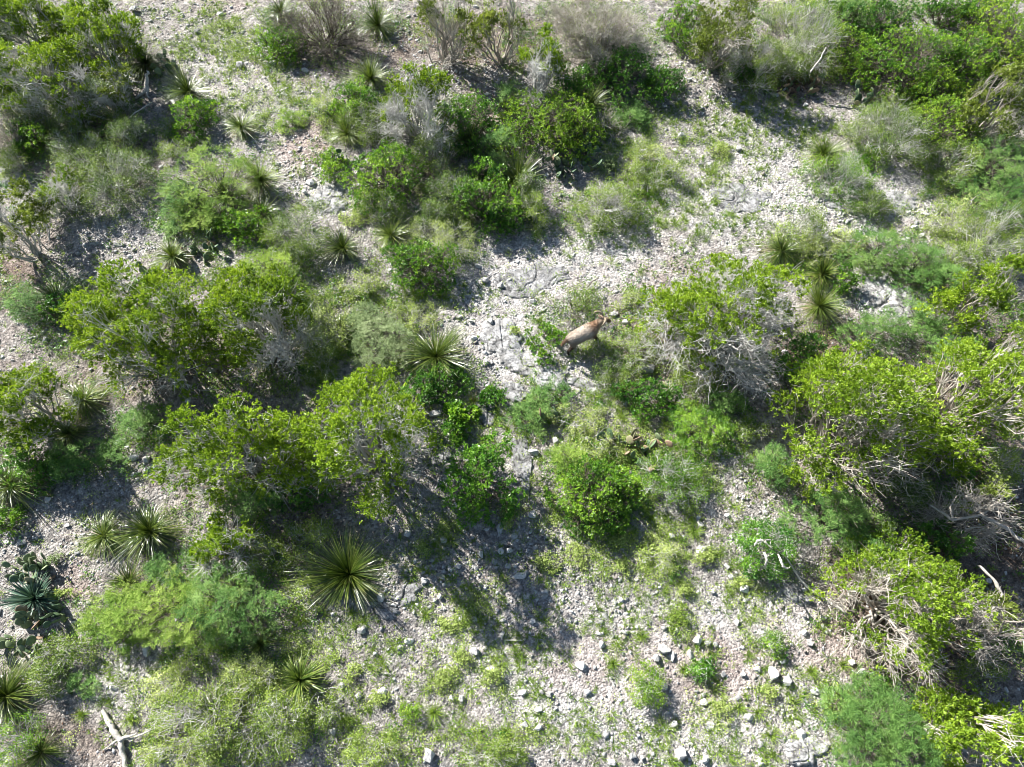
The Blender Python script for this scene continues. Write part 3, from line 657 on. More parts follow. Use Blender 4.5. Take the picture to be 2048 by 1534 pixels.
J(1078,125,42,80,2.1,'small upright juniper with a green cap over a grey twiggy lower half',leaf='jun_y',cover=.5,fan=1.5,bare=(.2,-1),grad=.9,nl=8)
J(1455,60,68,80,2.0,'pale stemmed juniper at the top edge right of the big bare shrub',leaf='jun_o',cover=.6,twig='twig_t',fan=1.4)
J(1455,625,170,145,2.2,'largest half bare juniper, silver twigs everywhere, right of the sheep',leaf='jun_y',cover=.50,fan=1.3,nl=22,bare=(.1,-1),grad=.35,clump=.062)
J(1730,835,170,155,2.8,'big rounded yellow green juniper right of centre, thickly leaved',leaf='jun_y',cover=.8,nl=22,twig='twig_t',bare=(.1,-1),grad=.5)
J(1975,790,110,150,2.8,'tan branched juniper against the right edge beside the big rounded juniper',leaf='jun_y',cover=.7,twig='twig_t',fan=1.0,nl=16)
J(1985,585,95,68,2.3,'olive juniper at the right edge above the tan branched juniper',leaf='jun_y',cover=.8,twig='twig_t')
J(1998,200,62,80,2.2,'slanting fine leaved juniper at the right edge, upper part',leaf='jun_o',cover=.6,twig='twig_t',fan=1.4)
J(445,1095,78,58,.9,'low sparse juniper with pale crooked twigs right of the paired sotols',leaf='jun_y',cover=.5,fan=1.2)
J(1825,1200,160,140,2.1,'sprawling juniper with many tan bare branches at lower right',leaf='jun_y',cover=.56,twig='twig_t',fan=1.1,nl=22,bare=(.1,-1),grad=.5)
J(1955,1470,115,85,2.2,'dense lime green juniper in the bottom right corner',leaf='jun_y',cover=.88,twig='twig_t',clump=.085)
J(115,385,65,45,1.0,'low pale green juniper with grey twigs near the upper left edge',leaf='jun_g',cover=.35,fan=1.8)
J(1965,1030,95,70,1.6,'nearly leafless tan branched juniper in shade at the right edge',leaf='jun_o',cover=.12,twig='twig_t',fan=1.2,nl=10)
J(1990,1250,60,70,1.8,'bare tan limbed juniper at the right edge beside the sprawling juniper',leaf='jun_o',cover=.15,twig='twig_t',fan=1.0,nl=7)
# --- bare shrubs
S(640,45,90,52,1.6,'bare brown grey shrub at the top edge left of centre','bare',twig='twig_b')  # darker bark than the other bare shrubs: shade put into the twig colour
S(1190,50,115,68,2.2,'largest bare silver shrub at the top edge right of centre','bare',dens=110)
S(5,265,35,55,1.2,'bare greyish shrub at the left edge under the corner junipers','bare')
S(1212,250,38,30,.7,'leafless stick shrub beside the grassy bright shrub','bare',twigfan=2,dens=40)
S(1340,905,45,30,.5,'thin bare stick shrub right of the reddish prickly pear','bare',twigfan=1,dens=30)
# --- broad leaved bright shrubs
S(565,85,52,32,.9,'bright green shrub under the bare brown shrub at the top')
S(390,232,45,38,.8,'bright green shrub just below the second upright sotol')
S(62,270,38,34,.8,'green shrub by the dark sotol near the upper left edge','broad')
S(480,448,62,36,.7,'low bright shrub below the three clustered sotols')
S(660,328,30,27,.6,'small round green shrub above the pale bedrock at upper left of centre')
S(350,300,38,24,.5,'thin small leaved shrub beside the shaded track at upper left','small')
S(705,198,42,40,.9,'green shrub hugging the left side of the top centre sotol','broad')
S(780,345,75,62,1.3,'bright dome shaped shrub left of the paired dark sotols near upper centre')
S(935,245,62,50,1.1,'deep green shrub wrapped round the sotol at upper centre','deep')
S(965,405,68,50,1.2,'bright shrub under the upright sotol at upper centre')
S(895,385,50,50,1.1,'shaded dark shrub between the dome shrub and the upright sotol','dark')
S(1085,240,95,60,1.3,'large lime green shrub below the small upright juniper','yell')
S(1012,200,24,32,.8,'narrow blue green shrub left of the large lime green shrub','feathb')
S(1245,145,62,50,1.1,'dark green shrub under the largest bare silver shrub','deep')
S(1330,165,38,34,.8,'dark green shrub right of its larger twin at the top','deep')
S(1365,48,40,42,1.2,'bright shrub at the top edge between bare shrub and pale juniper')
S(1495,145,34,16,.5,'low dark green shrub at the foot of the pale stemmed juniper','deep')
S(840,525,75,52,1.0,'bright leafy shrub in the middle of the upper left clearing')
S(1090,680,42,36,.6,'bright little shrub touching the rump of the sheep','broad')
S(968,955,64,84,1.4,'tall deep green shrub at lower centre, darkest of the leafy ones','deep',L=.08,W=.032)
S(1180,985,72,84,1.0,'bright yellow flecked shrub at lower centre, right of the deep green one','broad',L=.055,dens=260)
S(1335,955,68,62,.8,'looser leafy shrub below the reddish prickly pear','small',leaf='broad')
S(1390,860,58,46,.7,'fluffy light green shrub above right of the reddish prickly pear','feath',leaf='broad')
S(920,830,36,36,.5,'small bright shrub on the cracked grey slab at centre','broad',L=.08,W=.05)
S(905,868,30,22,.5,'deep green seedling shrub below the cracked grey slab','deep')
S(990,795,30,26,.45,'dark little shrub right of the tall seeding grass','deep')
S(1240,735,46,38,.6,'mixed dark shrub below the head of the sheep','dark')
S(1296,790,60,36,.7,'deep green shrub below the largest half bare juniper','deep')
S(1105,790,40,34,.45,'low light green shrub on the white slab below the sheep','feath')
S(1461,805,45,30,.6,'green shrub below the largest half bare juniper, right end','feath')
S(500,1000,60,38,.8,'bright fine leaved shrub under the wide low juniper','feath')
S(600,985,60,35,.7,'green shrub in shade under the brightest juniper','deep')
S(15,1040,30,28,.5,'small bright plant at the left edge above the cobbles')
S(1665,15,60,26,1.0,'green shrub on the top edge right of the pale stemmed juniper')
S(1760,42,75,38,1.3,'green shrub on the top edge in the upper right thicket','deep')
S(1827,118,118,60,1.5,'broad bright thicket shrub, largest in the upper right','broad')
S(2000,65,62,75,1.7,'yellow green shrub in the top right corner','yell')
S(1895,20,60,30,1.2,'dark green shrub on the top edge beside the corner shrub','deep')
S(1520,115,50,52,1.4,'olive shrub right of the pale stemmed juniper','small')
S(1625,70,62,62,1.6,'open olive shrub with dead sticks at the upper right','small',twigfan=1.5)
S(1885,250,68,52,1.2,'yellow green shrub right of the dark rounded shrub','yell')
S(1790,265,68,68,1.4,'dark rounded small leaved shrub in the upper right','dark')
S(1990,325,68,62,1.4,'mid green shrub at the right edge below the slanting juniper','feath')
S(2015,405,50,50,1.3,'lower mid green shrub at the right edge above the pale bush','feath')
S(1925,430,50,38,.9,'pale lime bush beside the right edge thicket','small',leaf='herb')
S(1680,345,64,46,.9,'green shrub wrapped below the upper right sotol','small',leaf='broad')
S(1745,405,38,25,.6,'small olive shrub at the end of the stony tongue','dark')
S(1750,315,24,20,.4,'little green shrub right of the upper right sotol','broad')
S(1600,455,55,40,.9,'olive shrub behind the drooping glossy sotol','small')
S(1775,500,75,40,.9,'blue green shrub above the white bedrock on the right','feath')
S(1835,530,60,42,.9,'dark leafy shrub right end of the white bedrock','feathb')
S(1990,475,62,72,1.6,'olive green shrub at the right edge above the olive juniper','small')
S(1930,520,50,40,1.0,'small leaved shrub between the white bedrock and the right edge','small')
S(1690,560,30,26,.6,'bright shrub beside the upright dead tipped sotol','broad')
S(1752,660,62,40,.9,'blue green shrub under the white bedrock, left one','feathb')
S(1845,645,50,36,.8,'blue green shrub under the white bedrock, right one','feathb')
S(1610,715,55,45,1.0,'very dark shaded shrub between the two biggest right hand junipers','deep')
S(1540,938,44,42,.8,'feathery green shrub left of the big rounded juniper','feath')
S(1660,1035,92,58,1.1,'wide blue green feathery shrub below the big rounded juniper','feath')
S(1530,1095,62,58,1.0,'glossy dark shrub pierced by twisted bleached branches','dark',L=.045,W=.03,leaf='broad_d')
S(1759,1462,98,92,1.4,'round blue green feathery shrub at the bottom right','feathb',dens=210)
S(355,1215,110,72,1.2,'yellow green feathery shrub at lower left, middle of the big mass','feathy')
S(245,1225,78,58,.9,'yellow feathery shrub at lower left, left end of the big mass','feathy')
S(455,1210,88,72,1.2,'blue tinged feathery shrub at lower left, right end of the big mass','feath')
S(420,358,95,62,1.1,'yellow green feathery shrub left of the three clustered sotols','feathy')
S(582,243,26,19,.4,'light green low shrub in the upper left gravel','feathy')
S(345,462,22,18,.35,'small fresh green plant above the cactus and rusty sotol','feath')
S(1262,230,34,26,.4,'blue green low bush right of the large lime shrub','feathb')
S(165,920,62,42,.8,'dark feathery shrub below the grey twigged juniper on the left','feathb')
S(280,850,45,36,.8,'light feathery shrub between the left junipers','feath')
S(60,600,48,40,.8,'dull blue green shrub at the left edge beside the shaded sotol','feathb')
S(130,610,45,40,.9,'shaded green shrub round the dark sotol at left','deep')
S(60,930,60,45,.8,'dark shaded shrub above the drooping bottom left sotol','deep')
S(20,1485,55,55,1.1,'leafy shrub in the bottom left corner','small',leaf='broad')
S(170,1372,30,17,.3,'bright fern like sprig near the fallen log','feath')
S(150,300,52,48,1.0,'small leaved shrub below the upper left junipers, left one','dark')
S(222,350,65,68,1.1,'dark small leaved shrub left of the shaded track','dark')
S(250,268,38,38,.9,'dark small leaved shrub by the curved dead branch','dark')
S(212,195,48,36,1.2,'olive shrub in the shade left of the bleached stump','dark')
S(595,452,65,48,1.0,'dark small leaved shrub left of the midway sotol','dark')
S(530,545,75,45,1.3,'yellow green fine leaved bush above the grey flanked juniper','feathy',leaf='jun_y')
S(1070,425,28,32,.8,'narrow olive shrub right of the bright shrub at upper centre','small')
S(1204,412,70,52,1.0,'olive rounded shrub in the upper right clearing, left one','small')
S(1322,348,52,34,.7,'olive rounded shrub in the upper right clearing, right one','small')
S(1296,310,34,24,.45,'pale yellowish bush on top of the right olive shrub','small',leaf='herb')
S(880,478,68,42,.9,'grey green grassy bush above the bright leafy clearing shrub','small',leaf='herb',L=.05,W=.012)
S(1152,603,68,38,.6,'straggly dark stemmed shrub just above the sheep','dark',dens=60,twig='twig_b')
S(1262,596,25,19,.35,'pale dry bush right of the straggly shrub above the sheep','small',leaf='herb')
S(640,665,55,62,.8,'pale olive bush surrounding the small sotol right of the grey flanked juniper','small',leaf='herb')
S(770,690,62,52,.7,'pale grey green bush left of the large sotol by the slab','feath',leaf='herb_w')
S(440,1440,120,78,1.0,'wide olive bush around the dark sotol at the bottom left','small')
S(560,1440,62,62,.9,'twiggy olive bush right of the dark bottom sotol','small')
S(370,1505,85,42,.5,'pale low bush on the bottom edge right of the fallen log','small',leaf='herb')
S(745,1498,62,42,.6,'olive bush on the bottom edge left of centre','small')
S(985,1512,80,34,.5,'low olive bush on the bottom edge at centre','small')
S(1290,1370,36,40,.5,'glossy round bush shading an upright rock at bottom centre','dark',leaf='broad_y',L=.035)
S(1543,1285,17,26,.35,'narrow bright bush alone on the open gravel at lower right','broad_y' if False else 'small',leaf='broad',L=.04)
S(1402,1337,26,20,.3,'dark leaved little bush beside a grass tuft on open gravel','small',leaf='broad_d',L=.045,W=.03)
S(1730,245,40,35,.7,'weedy green bush below the pale edged cactus','small')
S(610,1075,52,42,.6,'reddish green small leaved bush left of the biggest sotol','small')
S(1330,1115,48,30,.4,'yellow leaved low bush in the lower right clearing','small',leaf='herb',L=.03)
S(880,760,55,40,.6,'shaded green shrub under the large sotol by the slab','deep')
S(1200,690,46,24,.3,'thin weedy patch under the belly of the sheep','small')
S(1275,690,34,50,.6,'grey stemmed weedy bush in front of the sheep','small',twigfan=2)
S(835,790,35,40,.9,'dark shaded shrub right flank of the brightest juniper','deep')
S(1010,505,1,1,.1,'x') if False else None
# --- fillers inside the thickets
S(1700,95,62,46,1.0,'yellow green shrub in the upper right thicket behind the tall grass tufts','yell')
S(1930,115,62,52,1.3,'bright shrub between the broad thicket shrub and the top right corner','broad')
S(1965,18,52,32,1.2,'shaded shrub on the top edge nearest the right corner','deep')
S(1885,180,60,36,1.0,'yellow green shrub under the broad bright thicket shrub','yell')
S(2035,140,40,50,1.4,'yellow green shrub on the right edge below the corner','yell')
S(1580,18,52,30,1.3,'olive shrub on the top edge above the open olive shrub','small')
S(1575,120,48,36,1.0,'dark shrub above the half dead cactus','dark')
S(1690,30,50,34,1.1,'mid green shrub on the top edge above the tall grass tufts','feath')
S(1905,325,55,40,1.0,'dark leafy shrub below the yellow green ones at upper right','dark')
S(1960,395,50,42,1.1,'shaded mid green shrub above the pale lime bush','feath')
S(2030,255,35,45,1.3,'olive shrub behind the slanting juniper at the right edge','small')
S(868,300,48,42,1.1,'dark small leaved shrub below the pale silver twigs','dark')
S(1000,290,36,34,.9,'feathery shrub between the deep green shrub and the big lime one','feath')
S(1160,265,55,40,1.0,'yellow green shrub right half of the lime thicket','yell')
S(1150,170,44,38,.9,'deep shaded shrub left of the dark green pair at the top','deep')
S(975,345,46,32,1.0,'deep green shrub left of the upright centre sotol','deep')
S(735,240,46,40,.8,'olive bush below the top centre sotol','small')
S(650,215,32,26,.5,'pale low bush left of the top centre sotol','small',leaf='herb')
S(1012,432,52,28,.8,'deep green low shrub under the bright centre shrub','deep')
S(760,410,48,32,.8,'olive low shrub below the dome shaped shrub','small')
S(870,432,46,30,.9,'shaded dark bush under the dome shrub right side','dark')
S(1055,385,40,34,.9,'dark olive shrub below the upright centre sotol','dark')
S(70,225,58,36,1.0,'dark shrub under the half bare corner juniper','dark')
S(130,235,44,34,.9,'shaded olive shrub below the corner junipers','small')
S(30,325,34,26,.7,'weedy shrub at the left edge above the pale slab','small')
S(320,255,26,22,.4,'weedy patch beside the shaded track','small')
S(365,395,44,40,.8,'mid green shrub left end of the clustered sotols mass','feath')
S(412,425,46,34,.8,'light feathery shrub below left of the clustered sotols','feathy')
S(575,505,46,30,.8,'olive shrub above the grey flanked juniper','small')
S(720,565,44,24,.4,'pale weedy patch in the stones right of the midway sotol','small',leaf='herb')
S(740,640,44,34,.5,'pale grey green bush above the brightest juniper','feath',leaf='herb_w')
S(820,630,50,30,.4,'yellow green weedy bush above the large sotol','small',leaf='herb')
S(640,735,44,36,.7,'shaded olive bush below the small sotol','small')
S(600,1180,46,44,.5,'weedy olive bush left flank of the biggest sotol','small')
S(530,1110,42,38,.5,'open weedy bush right of the low sparse juniper','small')
S(345,1135,54,26,.6,'feathery shrub below the paired sotols','feath')
S(120,1305,52,38,.5,'shaded weedy bush below the yucca patch','small')
S(95,1350,44,36,.6,'shaded dark bush above the left edge sotol','dark')
S(330,1375,60,40,.5,'pale olive bush between the log and the wide olive bush','small',leaf='herb')
S(650,1405,50,46,.6,'olive bush right of the small pale sotol','small')
S(510,1350,60,40,.6,'pale olive bush above the wide olive bush','small',leaf='herb')
S(1060,835,42,30,.4,'light weedy bush left of the very small dark cactus','feath')
S(1150,835,56,30,.4,'pale grassy bush right of the very small dark cactus','small',leaf='herb')
S(1190,885,62,36,.5,'yellow green weedy bush above the yellow flecked shrub','small',leaf='herb')
S(1140,925,42,40,.6,'fine feathery bush on top of the yellow flecked shrub','feathy')
S(1250,985,40,50,.8,'bright leafy shrub right half of the yellow flecked one','broad',L=.055)
S(1400,765,58,34,.5,'olive bush under the bare twigs of the largest half bare juniper','small')
S(1345,725,50,30,.5,'olive weedy bush in front of the largest half bare juniper','small')
S(1500,850,46,30,.5,'weedy bush left of the big rounded juniper','small')
S(1900,700,50,40,1.0,'shaded green shrub between the two right hand junipers','feathb')
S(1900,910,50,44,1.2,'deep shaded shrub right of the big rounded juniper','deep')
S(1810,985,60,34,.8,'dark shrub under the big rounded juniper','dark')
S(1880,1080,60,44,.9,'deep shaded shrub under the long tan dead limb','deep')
S(1750,1110,54,36,.9,'feathery shrub right end of the wide blue green one','feath')
S(2010,930,40,44,1.2,'shaded olive shrub at the right edge under the tan branched juniper','small')
S(2030,690,30,50,1.6,'yellow green bush at the right edge above the tan branched juniper','yell')
S(1880,560,50,34,.9,'shaded feathery shrub left of the right edge olive juniper','feathb')
S(1700,480,46,26,.5,'pale grassy bush above the white bedrock at left','small',leaf='herb')
S(1640,500,44,28,.5,'pale grassy bush right of the drooping glossy sotol','small',leaf='herb')
S(1970,1345,50,30,.6,'dark shrub at the lower right edge above the lime green juniper','dark')
S(1680,1400,30,26,.4,'small weedy bush left of the round feathery shrub','small')
# --- sotols
T(290,125,50,'upright sotol left of a cactus at the top left',tilt=(0,.1),upright=.15,arch=.2)
T(375,180,54,'second upright sotol below the cactus at the top left',tilt=(0,.1),upright=.15,arch=.2)
T(742,158,46,'pale green sotol at the top centre left',leaf='sotol_p',upright=.2,arch=.2)
T(755,48,52,'dark sotol tucked beside the bare brown shrub on the top edge',upright=.1)
T(560,22,36,'dark thin sotol poking out of the bare brown shrub')
T(105,275,42,'dark sotol inside the green shrub near the upper left edge')
T(482,252,40,'pale straggly sotol in the upper left gravel',leaf='sotol_p',dead=.5)
T(456,395,42,'left sotol of the three clustered ones',upright=.15)
T(522,362,52,'tallest sotol of the three clustered ones',upright=.3,arch=.15,leaf='sotol_p')
T(527,425,42,'lowest sotol of the three clustered ones, dark with dead leaves',dead=.6)
T(345,512,42,'rusty yellow sotol beside the cactus above the largest juniper',dead=1.0,leaf='sotol_p')
T(686,495,48,'dark sotol midway between the leafy shrub and the grey flanked juniper')
T(695,270,38,'light sotol above the small round green shrub',leaf='sotol_p',upright=.2)
T(937,285,52,'dark sotol inside the deep green shrub at upper centre')
T(1036,358,50,'upright sotol at upper centre beside the big cactus',upright=.25,arch=.15)
T(1175,212,42,'grassy sotol behind the large lime green shrub',leaf='sotol_p',upright=.25)
T(782,470,42,'light sotol above the bright leafy clearing shrub',leaf='sotol_p')
T(1645,312,48,'bright sotol crowning the green shrub at upper right',leaf='sotol_p')
T(1562,505,54,'drooping glossy sotol above the largest half bare juniper',arch=.7)
T(1638,612,54,'upright dead tipped sotol right of the largest half bare juniper',upright=.3,arch=.12,leaf='sotol_p',dead=.5)
T(1645,548,32,'small stiff sotol between the two larger right hand sotols',W=.024,arch=.1)
T(681,662,36,'small sotol among pale bushes left of centre',leaf='sotol')
T(872,712,72,'large sotol just left of the pale slab and the sheep',n=330,leaf='sotol')
T(116,600,54,'dark shaded sotol left of the largest dense juniper')
T(168,800,58,'pale sotol below the largest dense juniper',leaf='sotol_p',arch=.6,dead=.8)
T(137,868,42,'dark low sotol touching the pale one on the left',arch=.5,dead=.5)
T(22,972,78,'drooping silvery sotol at the left edge above the cobbles',arch=.7)
T(300,1062,68,'right sotol of the pair at lower left, with long striped leaves',n=300,arch=.45)
T(207,1072,56,'left lighter sotol of the pair at lower left',leaf='sotol_p',arch=.5)
T(698,1148,94,'biggest sotol, a dark spiky ball at lower left of centre',n=380,upright=.1,arch=.22)
T(256,1165,42,'grassy sotol half buried in the yellow feathery mass',upright=.3,arch=.2)
T(8,1392,82,'large sotol cut by the left edge near the bottom',n=260)
T(430,1425,66,'dark sotol within the wide olive bush at bottom left')
T(600,1360,48,'small pale sotol right of the wide olive bush',leaf='sotol_p',n=120,W=.022)
T(520,1288,34,'grassy little sotol below the blue tinged feathery shrub',n=90)
T(80,1505,50,'thin leaved sotol at the bottom edge left of the log',n=100)
T(1248,784,30,'tiny sotol below the sheep beside the deep green shrub',n=80)
T(1315,945,44,'thin sotol growing through the looser leafy shrub',n=90)
x_, y_ = P(70, 1198, .15); sotol('yucca', x_, y_, 'blue green yucca among cactus pads at the lower left edge', 44/scale_at(70,1198), nxt(), leaf='yucca', n=110, W=.026, arch=.08, dead=.4, group=None, cat='yucca')
# --- grass tufts
G(1675,145,30,'bright tall grass tuft in the upper right, left one',n=140)
G(1708,138,24,'bright tall grass tuft in the upper right, right one',n=110)
G(1080,640,18,'faint grass tuft above the little shrub by the sheep')
G(878,590,18,'spiky grass tuft below the bright leafy clearing shrub')
G(947,800,22,'tall grass tuft with brown seed stalks at centre',stalks=9)
G(1388,1065,28,'fresh grass tuft above the white triangular rock',n=140)
G(1228,1328,22,'single bright grass tuft left of the glossy round bush')
G(868,1425,32,'arching grass tuft beside the yellow bush at bottom centre',n=140)
G(1010,1465,30,'pale grass tuft above the olive bush on the bottom edge')
G(900,1080,30,'thin bluish grass tuft in the shaded cobbles')
G(970,880,26,'grass tuft above the tall deep green shrub')
G(1135,960,34,'pale grass tuft on the left flank of the yellow flecked shrub',n=150)
G(1370,1340,20,'small grass tuft left of the dark leaved little bush')
G(1690,1330,18,'green grass tuft at the edge of the brown litter, lower right')
G(1625,1342,20,'grass tuft right of the heap of pale boulders')
G(1482,1415,26,'dense grass tuft left of the round white boulder')
G(1520,1425,26,'dense grass tuft right of the round white boulder')
G(1545,1470,26,'fresh grass tuft on the bottom right gravel')
G(1285,1270,22,'grass tuft on the gravel right of the long shadow')
G(600,1240,22,'grass tuft below left of the biggest sotol')
G(690,1440,24,'yellow grass tuft at the bottom edge near the olive bush')
G(160,1430,22,'thin grass tuft left of the bleached log')
G(262,1440,22,'grass tuft right of the bleached log')
G(1190,790,22,'grass tuft right of the low light green shrub')
G(1245,830,22,'grass tuft above the reddish prickly pear')
G(1330,850,22,'pale grass tuft between the reddish cactus and fluffy shrub')
G(450,1305,24,'yellow grass tuft under the big feathery mass')
G(850,1230,26,'grass tuft right below the biggest sotol')
# --- herbs
H(1235,1085,28,22,'pale dotted herb right below the yellow flecked shrub')
H(1156,1112,30,28,'cream green herb among the lower centre cobbles')
H(1095,1120,34,24,'duller green herb left of the cream green one')
H(1242,1135,24,18,'round pale herb below the pale dotted herb')
H(1362,1240,26,32,'round green herb cushion left of the white triangular rock',leaf='small')
H(1365,1175,18,18,'small light herb cushion in the lower right clearing')
H(895,1255,28,24,'pale herb mound below the shaded cobbles')
H(885,1352,34,30,'broad yellowish herb mound left of bottom centre')
H(925,1310,26,24,'thin herb mound above the broad yellowish mound')
H(980,1345,28,30,'pale herb mound right of the broad yellowish mound')
H(825,1425,26,28,'bright yellow green herb bush with an arching tuft',h=.35,leaf='broad_y')
H(700,1345,26,18,'pale flat herb near the small pale sotol')
H(757,1400,22,22,'whitish herb beside a pale rock at the bottom')
H(892,1057,24,22,'grey green herb in deep shade below the deep green shrub')
H(1020,1040,30,22,'shaded round herb right of the deep green shrub base')
H(838,1098,24,22,'green herb right of the biggest sotol')
H(110,1120,22,14,'pale sprig above the cactus patch at left',leaf='herb_w')
H(128,1185,32,12,'bright pale leafed sprig right of the yucca',leaf='herb')
H(1214,328,20,22,'whitish felted plant beside the big cactus',leaf='herb_w',h=.35)
H(1450,1420,24,26,'pale herb clump beside a white boulder')
H(1537,1385,20,18,'pale herb below the heap of boulders')
H(1400,1110,28,20,'light herb below the fresh grass tuft')
H(1485,1160,26,16,'small yellow herb above the white triangular rock')
H(1030,660,14,10,'tiny herb on the top edge of the pale slab')
H(710,430,32,22,'pale green herb patch right of the bedrock at upper left')
H(1440,300,30,18,'pale herb patch on the upper right clearing')
H(1240,905,36,26,'pale herb patch left of the reddish prickly pear')
# --- prickly pears
C(332,132,20,16,'small cactus between the two upright sotols',8)
C(400,495,30,26,'cactus beside the rusty yellow sotol',14)
C(700,328,16,14,'small cactus right of the small round green shrub',7)
C(1145,322,40,34,'big cactus with glinting pads right of the upright sotol',30,.22)
C(1728,208,20,14,'pale edged cactus in the upper right',8,dead=.3)
C(1605,172,32,14,'half dead dark cactus below the open olive shrub',10,dead=.5)
C(1262,900,46,32,'reddish prickly pear with dried pads at lower centre',22,.21,dead=.5)
C(1096,832,16,14,'very small dark cactus left of the reddish one',6,dead=.4)
C(55,1140,52,22,'cactus patch behind the yucca at lower left',16,.19)
C(105,1220,30,28,'cactus patch right of the yucca at lower left',10,.17,dead=.25)
C(38,1268,46,42,'scattered blue green cactus patch below the yucca',16,.2)
C(290,545,12,10,'single padded cactus above the largest dense juniper',3)

# weeds growing round and between the shrubs
def weeds(n, L, base, mat, name, label, hmax, ls, seedk):
    x, y, px, py = world_pts(n, L, base); kp = vnoise(x, y, 1.1, seedk) > .38; x, y = x[kp], y[kp]; k = len(x); per = 14; hh = hmax*RS.uniform(.3, 1, k)
    c = np.repeat(np.stack([x, y, hgt(x, y)], 1), per, 0); c[:, :2] += RS.normal(size=(k*per, 2))*.05; c[:, 2] += np.repeat(hh, per)*RS.uniform(.1, 1, k*per)
    g = Geo(); add_leaves(g, RS, c, nrm(rdir(RS, k*per)+[0, 0, .3]), RS.uniform(.7, 1.3, k*per)*ls, RS.uniform(.35, .6, k*per)*ls, np.clip(np.repeat(RS.uniform(0, .6, k), per)+RS.uniform(0, .4, k*per), 0, 1), .9)
    tag(g.build(name, M[mat]), label, 'weeds', kind='stuff')
weeds(95000, FOOT, 0.03, 'small', 'green_weeds', 'green leafy weeds crowding round the feet of the shrubs', .24, .045, 61)
weeds(45000, FOOT+HRBZ, 0.012, 'broad_y', 'yellow_green_weeds', 'bright yellow green weeds sprouting between shrubs and stones', .2, .04, 71)
weeds(80000, FOOT, 0.0, 'broad_d', 'deep_green_weeds', 'deeper green seedlings growing between the shrubs', .3, .05, 67)

# ------------------------------------------------------------------ bedrock slabs, rocks, dead wood
def SL(cx, cy, rx, ry, label, hh=.06, rz=0., tone=.6):
    s = scale_at(cx, cy); x, y = P(cx, cy); slab_obj('bedrock_slab', x, y, label, rx/s, ry/s/math.cos(theta(cx, cy)), hh, nxt(), rz, tone)
SL(1005,685,45,48,'pale bedrock slab between the large sotol and the sheep',.07,.3,.72)
SL(1072,738,72,34,'white pitted bedrock slab below the rump of the sheep',.08,-.3,.9)
SL(1030,785,40,20,'thin layered slab below the white pitted slab',.06,-.5,.5)
SL(970,825,26,28,'rounded grey slab behind the tall seeding grass',.08,0,.3)
SL(660,402,46,28,'cracked pale slab above the dark midway sotol',.06,.3,.75)
SL(18,352,34,22,'pale slab at the left edge below the bare shrub',.06,0,.75)
SL(1752,585,38,28,'white slab above the big rounded juniper, left one',.08,.4,.9)
SL(1820,602,62,34,'wide white broken slab above the big rounded juniper, right one',.08,0,.95)
SL(1775,405,62,26,'pale stony shelf in the tongue of gravel at upper right',.04,-.2,.8)
SL(1060,560,75,38,'smooth grey bedrock sheet above the sheep',.035,.1,.6)
SL(1480,395,62,30,'smooth bedrock sheet in the upper right clearing',.03,.1,.6)
SL(1605,1395,30,20,'flat grey slab by the rocks at bottom right',.03,.2,.3)
SL(1045,925,22,60,'stepped stone ledge between the two lower centre shrubs',.05,0,.45)
SL(885,900,34,30,'blue grey flagstone above left of the deep green shrub',.06,0,.3)
SL(815,1190,32,18,'flat flagstone right of the biggest sotol',.05,.2,.4)
SL(770,1220,34,16,'long flat flagstone under the biggest sotol',.05,-.2,.4)
SL(1610,1500,40,28,'fractured white slab on the bottom edge at right',.08,0,.9)
SL(1700,420,40,14,'low white ledge right of the olive shrub at upper right',.05,-.2,.85)
SL(1185,775,50,16,'pale ledge right of the low light green shrub',.04,-.3,.8)
SL(1580,1180,50,14,'low stone ledge running down from the twisted branches',.05,-.7,.5)

